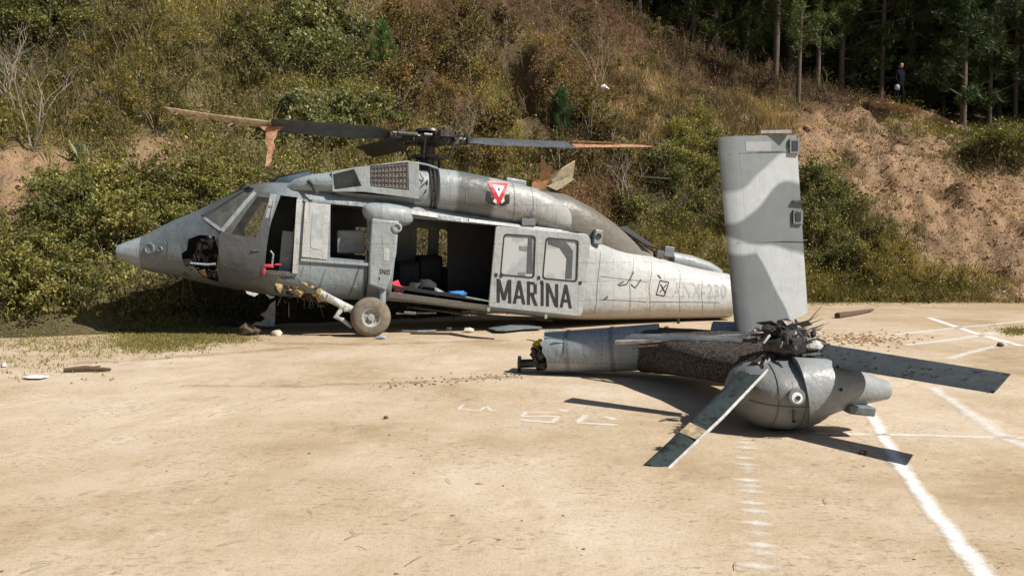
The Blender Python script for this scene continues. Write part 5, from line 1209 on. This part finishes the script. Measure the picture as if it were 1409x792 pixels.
for i in range(70):
    x, y = r7.uniform(0, 1409) * (1 if i % 3 == 0 else .5), 445 + 345 * r7.random() ** 1.5; g_ = Vector(gnd(x, y, .008)); a = r7.uniform(0, 3.14); L_ = r7.uniform(.03, .16)
    d = Vector((math.cos(a), math.sin(a), 0)) * L_; mb.tube([g_, g_ + d * .5 + Vector((0, 0, .006)), g_ + d], [.0018, .002, .001], 4)
o = debris('dry_straw', None, None, mb, M['twig']); tag(o, 'dry straw and twigs scattered over the sandy ground', 'straw', kind='stuff')
#@@PART4
# ------------------------------------------------------------------ plants
def leaf_quads(C, D, L, Wd, seed=0):
    """diamond leaves: centre C, long axis D, length L, width Wd"""
    g = np.random.default_rng(seed); n = len(C)
    D = D / np.maximum(np.linalg.norm(D, axis=1, keepdims=True), 1e-6)
    r = g.normal(size=(n, 3)); B = np.cross(D, r); B /= np.maximum(np.linalg.norm(B, axis=1, keepdims=True), 1e-6)
    L = np.asarray(L)[:, None]; Wd = np.asarray(Wd)[:, None]; N_ = np.cross(D, B)
    q = np.stack([C - D * L / 2, C + B * Wd / 2 - D * L * .05 + N_ * Wd * .12, C + D * L / 2, C - B * Wd / 2 - D * L * .05 + N_ * Wd * .12], 1)
    return q.reshape(-1, 3)
def rnd_dir(g, n, up=0.3):
    d = g.normal(size=(n, 3)); d /= np.linalg.norm(d, axis=1, keepdims=True); d[:, 2] += up; return d
GREENS = np.array([(.17, .19, .05), (.22, .235, .07), (.12, .145, .04), (.27, .25, .095), (.19, .205, .07), (.23, .18, .085)])
OLIVES = np.array([(.20, .19, .05), (.25, .215, .07), (.16, .165, .04), (.28, .23, .09), (.13, .145, .035), (.24, .17, .08)])
DARKS = np.array([(.09, .10, .04), (.11, .105, .055), (.07, .08, .03), (.14, .115, .07), (.11, .13, .05)])
BROWNS = np.array([(.17, .095, .045), (.21, .13, .065), (.12, .07, .035), (.15, .125, .05), (.25, .18, .10), (.13, .125, .04), (.18, .08, .04)])
TANS = np.array([(.36, .26, .13), (.42, .32, .18), (.29, .20, .10), (.33, .25, .14), (.21, .19, .075)])
LITTER = np.array([(.09, .05, .03), (.12, .07, .04), (.06, .045, .025), (.07, .07, .03)])
PAL = {'G': GREENS, 'O': OLIVES, 'K': DARKS, 'B': BROWNS, 'T': TANS, 'S': np.concatenate([TANS, BROWNS]), 'N': LITTER}

# --- shrubs: a few kinds, each with its stems and foliage, copied over the slope
def make_shrub(seed, radius, height, pal, nleaf, leaf, aspect=0.55, airy=0.5):
    g = np.random.default_rng(seed); mb = MB(); C = []; D = []; tone = []
    nst = 9
    for k in range(nst):
        a = g.uniform(0, 6.28); r = g.uniform(.15, .95) * radius; top = Vector((math.cos(a) * r, math.sin(a) * r, height * g.uniform(.45, 1.15) * (1 - .35 * (r / radius) ** 2)))
        mid = top * .5 + Vector((0, 0, height * .12)); mb.tube([(0, 0, -.12), mid, top], [.02, .012, .004], 4)
        cl = int(nleaf / nst / 6)
        for j in range(6):
            c = np.array(mid.lerp(top, g.uniform(.0, 1.1))) + g.normal(size=3) * radius * .16
            rad = radius * g.uniform(.10, .30)
            p = g.normal(size=(cl, 3)); p = p / np.linalg.norm(p, axis=1, keepdims=True) * (g.random((cl, 1)) ** airy) * rad * np.array((1, 1, .8))
            P_ = c + p; P_[:, 2] = np.maximum(P_[:, 2], .03)
            C.append(P_); D.append(p / rad + g.normal(size=(cl, 3)) * .5 + np.array((0, 0, .35))); tone.append(np.full(cl, g.uniform(.75, 1.25)))
    C = np.concatenate(C); D = np.concatenate(D); tone = np.concatenate(tone); n = len(C)
    L = leaf * g.uniform(.6, 1.4, n)
    V = leaf_quads(C, D, L, L * aspect, seed); col = pal[g.integers(0, len(pal), n)] * tone[:, None] * g.uniform(.75, 1.25, (n, 1))
    root = empty('shrub')
    mb.build('stems', M['twig'], root)
    raw_mesh('foliage', V, 4, M['leaf'], np.repeat(col, 4, 0), root)
    return root
PROTO = {
    'green': [make_shrub(s, .95, .75, GREENS, 2300, .08, .5, .8) for s in (1, 2, 3, 21)],
    'dark': [make_shrub(s, .95, .85, np.concatenate([DARKS, GREENS[:3]]), 2000, .078, .5, .8) for s in (4, 5, 22)],
    'broad': [make_shrub(s, .7, .8, np.array([(.13, .165, .07), (.21, .235, .12), (.095, .12, .05), (.27, .28, .17)]), 1500, .105, .5) for s in (6, 7)],
    'brown': [make_shrub(s, .6, .75, np.concatenate([BROWNS, DARKS, OLIVES[:2]]), 1700, .07, .45, .8) for s in (8, 9, 10)],
    'olive': [make_shrub(s, .6, .65, OLIVES, 2000, .058, .35) for s in (11, 12)],
}
used = set()
def put(root, loc, rz, sc, label, cat, group, name=None):
    if root.name not in used: o = root; used.add(root.name)
    else: o = copy_tree(root)
    o.location = loc; o.rotation_euler = (0, 0, rz); o.scale = (sc, sc, sc * random.uniform(.85, 1.15))
    tag(o, label, cat, group); return o
r8 = random.Random(31)
def shrubs(kind, spots, label, group, s0=.7, s1=1.2):
    for (px, py) in spots:
        if py > 437: x, y, z = gnd(px, py)
        else: x, y, z = on_hill(px, py)
        k = r8.choice(PROTO[kind]); put(k, (x, y, z - .05), r8.uniform(0, 6.28), r8.uniform(s0, s1), label, 'shrub', group)
def scatter_px(x0, y0, x1, y1, n, seed):
    q = random.Random(seed); out = []
    for _ in range(400):
        p = (q.uniform(x0, x1), q.uniform(y0, y1))
        if all(math.hypot((p[0] - a[0]), (p[1] - a[1]) * 1.6) > 0.62 * math.sqrt((x1 - x0) * (y1 - y0) * 1.6 / n) for a in out): out.append(p)
        if len(out) >= n: break
    return out
shrubs('green', scatter_px(-30, 350, 122, 432, 20, 1), 'dense green leafy bush at the foot of the slope beside the bare earth', 'green bushes at the foot of the slope', .6, .95)
shrubs('green', scatter_px(60, 255, 320, 335, 26, 2), 'green leafy bush on the slope just above the helicopter nose', 'green bushes above the helicopter nose', .6, 1.0)
shrubs('broad', scatter_px(370, 150, 540, 205, 14, 3), 'broad-leaved pale green shrub on the slope behind the main rotor head', 'broad-leaved shrubs behind the rotor', .7, 1.1)
shrubs('dark', scatter_px(-20, 5, 120, 70, 9, 4), 'dark scrubby bush high on the slope above the bare branches', 'dark bushes high on the slope', .8, 1.4)
shrubs('dark', scatter_px(340, 40, 470, 120, 13, 5), 'dark leafy bush on the slope above the stripped rotor blade', 'dark bushes above the rotor blade', .8, 1.3)
shrubs('broad', scatter_px(400, 10, 500, 90, 9, 6), 'pale broad-leaved shrub high on the slope beside the young pine', 'pale shrubs high on the slope', .8, 1.2)
shrubs('brown', scatter_px(540, 30, 700, 250, 34, 7), 'brown half-dry shrub on the slope beside the dark gully', 'brown shrubs beside the gully', .6, 1.5)
shrubs('brown', scatter_px(760, 40, 900, 260, 26, 8), 'brown half-dry shrub on the slope behind the torn orange blade', 'brown shrubs behind the torn blade', .6, 1.4)
shrubs('olive', scatter_px(100, 40, 330, 190, 20, 9), 'low olive shrub on the grassy slope above the bare soil patches', 'olive shrubs on the grassy slope', .6, 1.1)
shrubs('dark', scatter_px(860, 220, 985, 320, 12, 10), 'dark bush on the slope behind the tail boom', 'dark bushes behind the tail boom', .7, 1.2)
shrubs('green', scatter_px(925, 170, 985, 250, 6, 11), 'green leafy bush on the slope beside the upright stabilator', 'green bushes beside the stabilator', .8, 1.1)
shrubs('olive', scatter_px(880, 320, 985, 360, 7, 12), 'sunlit yellow-green shrub on the slope just behind the tail boom', 'sunlit shrubs behind the tail boom', .7, 1.1)
shrubs('dark', [p_ for p_ in scatter_px(1115, 240, 1200, 395, 16, 13) if p_[1] > 235 + (p_[0] - 1112) * .9], 'dark green bush at the scree edge right beside the stabilator', 'bushes at the scree edge', .7, 1.2)
shrubs('olive', [p_ for p_ in scatter_px(1150, 300, 1345, 404, 34, 14) if p_[1] > 262 + (p_[0] - 1112) * .62], 'low olive shrub along the foot of the bare scree', 'olive shrubs along the scree foot', .6, 1.1)
shrubs('dark', scatter_px(1325, 212, 1409, 240, 6, 15), 'dark rounded bush on the scree below the footpath', 'dark bushes below the footpath', .8, 1.3)
shrubs('olive', scatter_px(1290, 130, 1409, 185, 12, 16), 'tall grassy green bush above the footpath under the pines', 'grassy bushes above the footpath', .9, 1.5)
shrubs('dark', scatter_px(880, 20, 940, 50, 4, 17), 'grey-green bush at the edge of the dark pine wood', 'bushes at the wood edge', .7, 1.1)

# --- undergrowth, grass and litter nobody could count
def undergrowth():
    g = np.random.default_rng(77); n = 60000
    x = g.uniform(-17, 26, n); t = g.uniform(-.4, 17, n) ; y = base_y(x) + t; z = hill(x, y)
    px, py = project(np.stack([x, y, z], -1)); ok0 = np.ones(n, bool)
    if GUL is not None:
        (ax, ay), (bx, by) = GUL; dx, dy = bx - ax, by - ay; qq = np.clip(((x - ax) * dx + (y - ay) * dy) / (dx * dx + dy * dy), 0, 1); ok0 = np.hypot(x - ax - qq * dx, y - ay - qq * dy) > .75
    ok = ok0 & (px > -160) & (px < 1570) & (py > -60) & (py < 440) & (z > -.03)
    x, y, z, px, py = x[ok], y[ok], z[ok], px[ok], py[ok]; n = len(x)
    W = veg_weights(px + g.normal(size=n) * 14, py + g.normal(size=n) * 9); k = (W.cumsum(1) > g.random((n, 1))).argmax(1)
    keep = np.ones(n, bool)
    pxk = project(np.stack([x, y, z], -1))[0]; keep &= ~((k == 5) & (g.random(n) > np.where(pxk < 400, .08, .38))); keep &= ~((k == 6) & (g.random(n) > .5))
    x, y, z, k = x[keep], y[keep], z[keep], k[keep]; n = len(x)
    Vs = {'grass': [], 'leaf': []}; Cs = {'grass': [], 'leaf': []}
    patch = np.clip(.95 + 1.1 * fbm(x * .7, y * .7, 4, 61), .4, 1.6)
    for j, kn in enumerate(KIND):
        i = np.where(k == j)[0]; pal = PAL[kn]
        grassy = {'G': .2, 'O': .55, 'K': .15, 'B': .18, 'T': .92, 'S': .75, 'N': .3}[kn]
        isg = g.random(len(i)) < grassy
        for form, idx in (('grass', i[isg]), ('leaf', i[~isg])):
            m = 11 if form == 'grass' else 17
            if kn == 'S': m = 7
            rep = np.repeat(idx, m); q = len(rep)
            if q == 0: continue
            base = np.stack([x[rep], y[rep], z[rep]], -1)
            tone = np.repeat(g.uniform(.7, 1.3, len(idx)) * patch[idx], m)
            hue = np.repeat(g.integers(0, len(pal), len(idx)), m); hue = np.where(g.random(q) < .35, g.integers(0, len(pal), q), hue)
            col = pal[hue] * (tone * g.uniform(.75, 1.25, q))[:, None]
            if form == 'grass':
                L = g.uniform(.16, .46, q) * (1.25 if kn in 'TO' else .9) * (.55 if kn == 'S' else 1); d = np.stack([g.normal(size=q) * .38, g.normal(size=q) * .38, np.ones(q)], -1)
                b0 = base + np.stack([g.normal(size=q) * .08, g.normal(size=q) * .08, -.02 * np.ones(q)], -1)
                dn = d / np.linalg.norm(d, axis=1, keepdims=True); V = leaf_quads(b0 + dn * (L / 2)[:, None], d, L, g.uniform(.012, .026, q), j)
            else:
                r = np.repeat(g.uniform(.10, .26, len(idx)), m)[:, None]; p = g.normal(size=(q, 3)) * r; p[:, 2] = np.abs(p[:, 2]) * 1.1 + .02
                L = g.uniform(.04, .105, q) * (.9 if kn in 'BN' else 1); V = leaf_quads(base + p, rnd_dir(g, q, .3), L, L * g.uniform(.3, .65, q), j + 20)
            Vs[form].append(V); Cs[form].append(np.repeat(col, 4, 0))
    for form, nm, lb in (('grass', 'hillside_grass', 'mixed green and dry tan grass covering the slope'), ('leaf', 'undergrowth', 'low leafy undergrowth and dry litter covering the slope')):
        o = raw_mesh(nm, np.concatenate(Vs[form]), 4, M['leaf'], np.concatenate(Cs[form])); tag(o, lb, 'grass' if form == 'grass' else 'undergrowth', kind='stuff')
undergrowth()
def dry_stalks():
    g = np.random.default_rng(91); n = 5200
    x = g.uniform(-15, 14, n); y = base_y(x) + g.uniform(.3, 16, n); z = hill(x, y); px, py = project(np.stack([x, y, z], -1))
    W = veg_weights(px, py); ok = (W[:, 5] < .4) & (py > -60); x, y, z = x[ok], y[ok], z[ok]; n = len(x)
    L = g.uniform(.45, 1.25, n); d = np.stack([g.normal(size=n) * .28, g.normal(size=n) * .28, np.ones(n)], -1); dn = d / np.linalg.norm(d, axis=1, keepdims=True)
    b0 = np.stack([x, y, z], -1); V = [leaf_quads(b0 + dn * (L / 2)[:, None], d, L, g.uniform(.010, .018, n), 1)]; C = [np.repeat(np.array([(.26, .21, .14), (.17, .13, .085), (.33, .27, .18), (.10, .085, .06)])[g.integers(0, 4, n)], 4, 0)]
    for k in range(3):      # side twigs
        f = g.uniform(.35, .95, n)[:, None]; d2 = dn + g.normal(size=(n, 3)) * .6; d2 /= np.linalg.norm(d2, axis=1, keepdims=True); L2 = L * g.uniform(.18, .4, n)
        V.append(leaf_quads(b0 + dn * L[:, None] * f + d2 * (L2 / 2)[:, None], d2, L2, g.uniform(.007, .012, n), 2 + k)); C.append(C[0])
    o = raw_mesh('dry_stalks', np.concatenate(V), 4, M['leaf'], np.concatenate(C)); tag(o, 'tangled dry stalks and dead twigs standing over the slope', 'stalks', kind='stuff')
dry_stalks()
def field_grass():
    """short grass on the flat ground at the slope's foot"""
    g = np.random.default_rng(5); C = []; n = 0
    P_ = []
    for (cx, cy, rx, ry, m) in ((240, 456, 62, 12, 4200), (215, 472, 60, 10, 1400), (290, 466, 50, 6, 900), (70, 452, 90, 9, 500), (40, 470, 80, 18, 300), (140, 447, 60, 10, 900), (130, 480, 90, 14, 250), (1270, 412, 160, 5, 2200), (1130, 414, 60, 5, 700), (1400, 456, 22, 5, 300), (60, 500, 80, 25, 90)):
        a = g.normal(size=(m, 2)) * .55; px = cx + a[:, 0] * rx; py = np.maximum(cy + a[:, 1] * ry, 404)
        for u, v in zip(px, py): P_.append(gnd(u, v))
    P_ = np.array(P_); h = np.maximum(hill(P_[:, 0], P_[:, 1]), 0); P_[:, 2] = np.where(P_[:, 1] > base_y(P_[:, 0]) - .3, h, -.01)
    m = 5; rep = np.repeat(np.arange(len(P_)), m); q = len(rep); L = g.uniform(.025, .075, q)
    d = np.stack([g.normal(size=q) * .6, g.normal(size=q) * .6, np.ones(q)], -1); dn = d / np.linalg.norm(d, axis=1, keepdims=True)
    b0 = P_[rep] + np.stack([g.normal(size=q) * .04, g.normal(size=q) * .04, np.zeros(q)], -1)
    pal = np.array([(.20, .20, .07), (.25, .235, .09), (.34, .28, .15), (.17, .175, .055)])
    V = leaf_quads(b0 + dn * (L / 2)[:, None], d, L, g.uniform(.008, .018, q), 3)
    o = raw_mesh('short_grass', V, 4, M['leaf'], np.repeat(pal[g.integers(0, 4, q)] * g.uniform(.7, 1.2, (q, 1)), 4, 0)); tag(o, 'short trodden grass along the foot of the slope', 'grass', kind='stuff')
field_grass()
def clods():
    g = np.random.default_rng(15); mb = MB(); k = 0; rr_ = random.Random(4)
    while k < 2600:
        px, py = g.uniform(1040, 1420), g.uniform(150, 408)
        W = veg_weights(np.array([px]), np.array([py]))[0]
        if W[5] < .5 and g.random() > .12: continue
        x = g.uniform(6, 24); t = g.uniform(0, 13); y = base_y(x) + t; z = hill(np.array([x]), np.array([y]))[0]
        qx, qy = project(np.array([x, y, z]))
        W = veg_weights(np.array([qx]), np.array([qy]))[0]; k += 1
        if W[5] < .4: continue
        r = rr_.uniform(.015, .06) * (1 if rr_.random() < .93 else 2.2); mb.chunk((x, float(y), float(z) + r * .2), r, (1.2, 1, .8), seed=k)
    o = mb.build('scree_clods', simple('scree_soil', (.33, .205, .125), .95, var=.4, scale=2)); tag(o, 'loose clods of bare soil on the scree', 'soil', kind='stuff')
clods()

# --- single plants one can pick out
def sapling(px, py, h, label):
    x, y, z = on_hill(px, py); root = empty('pine_sapling', (x, y, z - .05), 0, label, 'tree', 'young pines on the slope')
    MB().tube([(0, 0, 0), (0, 0, h)], [.03, .008], 6).build('trunk', M['bark'], root)
    g = np.random.default_rng(int(px)); C = []; D = []
    for b in range(46):
        t = b / 46; a = g.uniform(0, 6.28); rr_ = (1 - t) * .38 * h * g.uniform(.35, 1.15) + .03; tip = np.array((math.cos(a) * rr_, math.sin(a) * rr_, .12 * h + t * h * .92 + rr_ * .5))
        for f in (.45, .75, 1.0):
            m_ = 24; c = np.array((0, 0, .12 * h + t * h * .85)) * (1 - f) + tip * f; dd = g.normal(size=(m_, 3)) * .55 + np.array((math.cos(a) * .6, math.sin(a) * .6, .9)); C.append(c + g.normal(size=(m_, 3)) * .035 + dd * .06); D.append(dd)
    C = np.concatenate(C); D = np.concatenate(D); n = len(C)
    col = np.array([(.09, .16, .055), (.12, .19, .07), (.065, .115, .045)])[g.integers(0, 3, n)] * g.uniform(.7, 1.3, (n, 1))
    raw_mesh('crown', leaf_quads(C, D, g.uniform(.12, .26, n), g.uniform(.012, .022, n), 2), 4, M['needle'], np.repeat(col, 4, 0), root)
sapling(525, 102, 1.5, 'bright green young pine standing alone high on the slope'); sapling(772, 192, 1.5, 'dark green young pine just above the main rotor blade beside the gully')
def bare_tree(px, py, h, label, seed, name='bare_shrub', lean=(0, 0), mat='twig'):
    x, y, z = on_hill(px, py); q = random.Random(seed); mb = MB(); root = empty(name, (x, y, z - .1), 0, label, 'shrub')
    def br(p, d, L, r, lev):
        mid = p + d * L * .5 + Vector((q.uniform(-.1, .1), q.uniform(-.1, .1), 0)) * L; e = p + d * L
        mb.tube([p, mid, e], [r, r * .75, r * .45], 5)
        if lev:
            for k in range(q.choice((2, 3, 3))):
                dd = (d + Vector((q.uniform(-.8, .8), q.uniform(-.8, .8), q.uniform(-.1, .5)))).normalized(); br(mid.lerp(e, q.uniform(.2, 1)), dd, L * q.uniform(.5, .75), r * .5, lev - 1)
    for k in range(4): br(Vector((q.uniform(-.1, .1), q.uniform(-.1, .1), 0)), Vector((q.uniform(-.5, .5) + lean[0], q.uniform(-.4, .2) + lean[1], 1)).normalized(), h * q.uniform(.4, .6), .022, 3)
    mb.build('branches', M[mat], root)
bare_tree(45, 205, 2.4, 'pale leafless branches of a dead bush above the bare soil', 1, lean=(.3, 0))
bare_tree(30, 160, 2.2, 'grey leafless bush higher up above the dead branches', 9, lean=(-.2, 0))
bare_tree(822, 130, 2.6, 'thin leafless sapling standing on the dry brown slope', 2)
bare_tree(865, 290, 2.0, 'dry leafless twiggy bush behind the tail boom', 3)
bare_tree(640, 200, 1.6, 'dry leafless twigs on the slope behind the engine', 4)
bare_tree(480, 60, 2.2, 'tall dry stems among the pale shrubs', 5)
def agave(px, py, label):
    x, y, z = on_hill(px, py); root = empty('rosette_plant', (x, y, z - .03), 0, label, 'plant'); q = random.Random(3)
    for k in range(15):
        a = q.uniform(0, 6.28); e = q.uniform(.4, 1.3); d = Vector((math.cos(a) * math.cos(e), math.sin(a) * math.cos(e), math.sin(e))); L = q.uniform(.35, .6); sd_ = d.cross(Vector((0, 0, 1))).normalized()
        MB().loft([[d * L * t - sd_ * w_, d * L * t + Vector((0, 0, -.02)), d * L * t + sd_ * w_, d * L * t + Vector((0, 0, .012))] for t, w_ in ((0, .03), (.4, .05), (.75, .035), (1, .004))]).build('leaf', MAG, root, 40)
MAG = simple('pale_succulent', (.25, .29, .17), .5)
agave(112, 226, 'pale succulent rosette growing beside the bare soil patch')

# --- pines
def make_pine(seed, h, crown0, rad, n):
    g = np.random.default_rng(seed); q = random.Random(seed); root = empty('pine_tree')
    MB().tube([(0, 0, -.4), (q.uniform(-.1, .1), 0, h * .4), (q.uniform(-.2, .2), q.uniform(-.2, .2), h * .75), (0, 0, h)], [.12, .10, .07, .02], 9).build('trunk', M['bark'], root, 60)
    mb = MB(); C = []; D = []; T = []
    nb = int(26 + h * 1.5)
    for k in range(nb):
        t = k / nb; zb = h * crown0 + t * h * (1 - crown0) * .98; a = q.uniform(0, 6.28); L = rad * (1 - t * .75) * q.uniform(.6, 1.1); d = Vector((math.cos(a), math.sin(a), q.uniform(-.1, .45)))
        e = Vector((0, 0, zb)) + d * L; mb.tube([(0, 0, zb), Vector((0, 0, zb)) + d * L * .5 + Vector((0, 0, -.05)), e], [.03, .02, .006], 4)
        for j in range(7):
            c = np.array(Vector((0, 0, zb)).lerp(e, q.uniform(.3, 1.05))) + g.normal(size=3) * .16; m = int(n / nb / 7)
            dd = g.normal(size=(m, 3)) + np.array((0, 0, .5)); dd /= np.linalg.norm(dd, axis=1, keepdims=True); LL = q.uniform(.18, .3)
            C.append(c + dd * LL * .55 + g.normal(size=(m, 3)) * .07); D.append(dd); T.append(np.full(m, q.uniform(.7, 1.3)))
    mb.build('branches', M['bark'], root)
    C = np.concatenate(C); D = np.concatenate(D); T = np.concatenate(T); m = len(C)
    col = np.array([(.05, .085, .028), (.07, .105, .036), (.04, .065, .024), (.09, .12, .04)])[g.integers(0, 4, m)] * (T * g.uniform(.7, 1.3, m))[:, None]
    raw_mesh('crown', leaf_quads(C, D, g.uniform(.16, .34, m), g.uniform(.022, .045, m), seed), 4, M['needle'], np.repeat(col, 4, 0), root)
    return root
PINES = [make_pine(1, 13, .24, 2.5, 22000), make_pine(2, 15, .28, 2.7, 22000), make_pine(3, 11, .10, 2.3, 20000), make_pine(6, 12, .06, 2.4, 22000)]
YOUNG = [make_pine(4, 8.5, .34, 1.7, 9000)]
r9 = random.Random(17)
def pine(kind, x, y, label, group, sc=1.0):
    z = float(hill(np.array([x]), np.array([y]))[0]); t = y - float(base_y(x))
    if t > 30: z += (t - 30) * .25
    put(kind, (x, y, z), r9.uniform(0, 6.28), sc, label, 'tree', group)
p = on_hill(1098, 142); pine(YOUNG[0], p[0], p[1], 'slim young pine standing out on the bank in front of the dark wood', None, .8)
front = [(1130, 118), (1050, 90), (970, 72), (1180, 128), (1012, 78), (1220, 140), (905, 40), (1290, 120), (1345, 105), (1400, 100), (850, 8)]
for px, py in front:
    p = on_hill(px, py); pine(r9.choice(PINES[2:] + PINES[:1]), p[0], p[1] + r9.uniform(0, .8), 'tall pine at the front edge of the dark wood on the bank', 'pines along the front of the wood', r9.uniform(.85, 1.05))
for row, (yy, x0, x1, st) in enumerate(((37.5, 0, 50, 2.0), (40.5, -4, 52, 2.1), (44, -2, 54, 2.3), (48, -4, 56, 2.6), (53, -6, 58, 3.0), (59, -10, 60, 3.4))):
    x = x0 + r9.uniform(0, 1)
    while x < x1:
        pine(r9.choice(PINES[2:] if row > 0 else PINES), x + r9.uniform(-.5, .5), yy + r9.uniform(-1.2, 1.2), 'pine deep in the dark wood behind the front row of trees', 'pines deep in the wood', r9.uniform(.9, 1.2)); x += st

# --- footpath on the bank, with its eroded, overhanging edge
def footpath():
    K = [on_hill(x, y) for x, y in ((1195, 150), (1230, 158), (1255, 165), (1285, 174), (1315, 183), (1345, 190), (1380, 194))]; rings = []; q = random.Random(6); n = 60
    ks = np.linspace(0, 6, n)
    for i, u in enumerate(ks):
        x, y, z = [float(np.interp(u, range(7), [p[c] for p in K])) for c in range(3)]
        f = float(np.interp(u, [0, 1, 3, 4.3, 5, 6], [.25, .42, .42, .3, .1, .04]))
        e = [q.uniform(-.07, .07) for _ in range(7)]
        rings.append([(x, y + .25, z - .4), (x, y + .10 + e[0], z + f * .1), (x, y + .02 + e[1], z + f * .5 + e[2] * .5), (x, y - .22 + e[3], z + f * .85), (x, y - .26 + e[4], z + f + e[5] * .3), (x, y + .1, z + f + .06 + e[6] * .2), (x, y + .6, z + f + .12), (x, y + 1.3, z + f + .3), (x, y + 1.7, z + .0)])
    o = MB().loft(rings).build('footpath', simple('path_earth', (.44, .30, .19), .95, var=.4, scale=5, bmp=.6), None, 60); tag(o, kind='structure')
footpath()
# --- person on the path
def person():
    d = ray(1243, 152); p = on_hill(1243, 162); base = Vector((p[0], p[1] + .35, p[2] + .50))
    root = empty('person', base, R(25), 'person in dark clothes standing on the footpath holding a white bag', 'person')
    me = bpy.data.meshes.new('body')
    V = [(0, 0, .92), (0, 0, 1.12), (0, 0, 1.38), (0, -.01, 1.48), (0, -.015, 1.56), (0, -.02, 1.68),
         (-.10, 0, .88), (-.12, .03, .48), (-.12, .06, .08), (-.12, -.06, .04), (.10, 0, .88), (.12, -.05, .48), (.12, -.02, .08), (.12, -.14, .04),
         (-.19, 0, 1.40), (-.25, .02, 1.13), (-.24, -.10, .92), (-.24, -.15, .84), (.19, 0, 1.40), (.25, .03, 1.13), (.25, -.05, .90), (.25, -.08, .82)]
    Ed = [(0, 1), (1, 2), (2, 3), (3, 4), (4, 5), (0, 6), (6, 7), (7, 8), (8, 9), (0, 10), (10, 11), (11, 12), (12, 13), (2, 14), (14, 15), (15, 16), (16, 17), (2, 18), (18, 19), (19, 20), (20, 21)]
    Rd = [.15, .14, .16, .06, .075, .07, .095, .065, .045, .04, .095, .065, .045, .04, .065, .05, .038, .035, .065, .05, .038, .035]
    me.from_pydata(V, Ed, []); o = bpy.data.objects.new('body', me); COL.objects.link(o); o.parent = root
    sk = o.modifiers.new('skin', 'SKIN')
    for v, r in zip(me.skin_vertices[0].data, Rd): v.radius = (r, r * .85)
    me.skin_vertices[0].data[0].use_root = True
    sb = o.modifiers.new('sub', 'SUBSURF'); sb.levels = sb.render_levels = 2; me.materials.append(M['navy'])
    MB().lathe((0, -.02, 1.53), (0, 0, 1), [(0, .05), (.05, .085), (.12, .095), (.18, .08), (.215, .02)], 16).build('head', M['skin'], root, 60)
    MB().lathe((0, .0, 1.64), (0, -.15, 1), [(-.03, .098), (.05, .10), (.10, .07), (.12, .01)], 16).build('cap', M['navy'], root, 60)
    b_ = MB().chunk(base + Vector((-.22, -.22, .72)), .12, (1, .7, 1.1), seed=5, rough=.12); bo = b_.build('bag', simple('grey_white_cloth', (.26, .26, .28), .8), None, 60)
    vs = base + Vector((-.22, -.22, .72))
    for v in bo.data.vertices: v.co -= vs
    bo.location = vs; tag(bo, 'small white bag held by the person on the footpath', 'bag')
person()
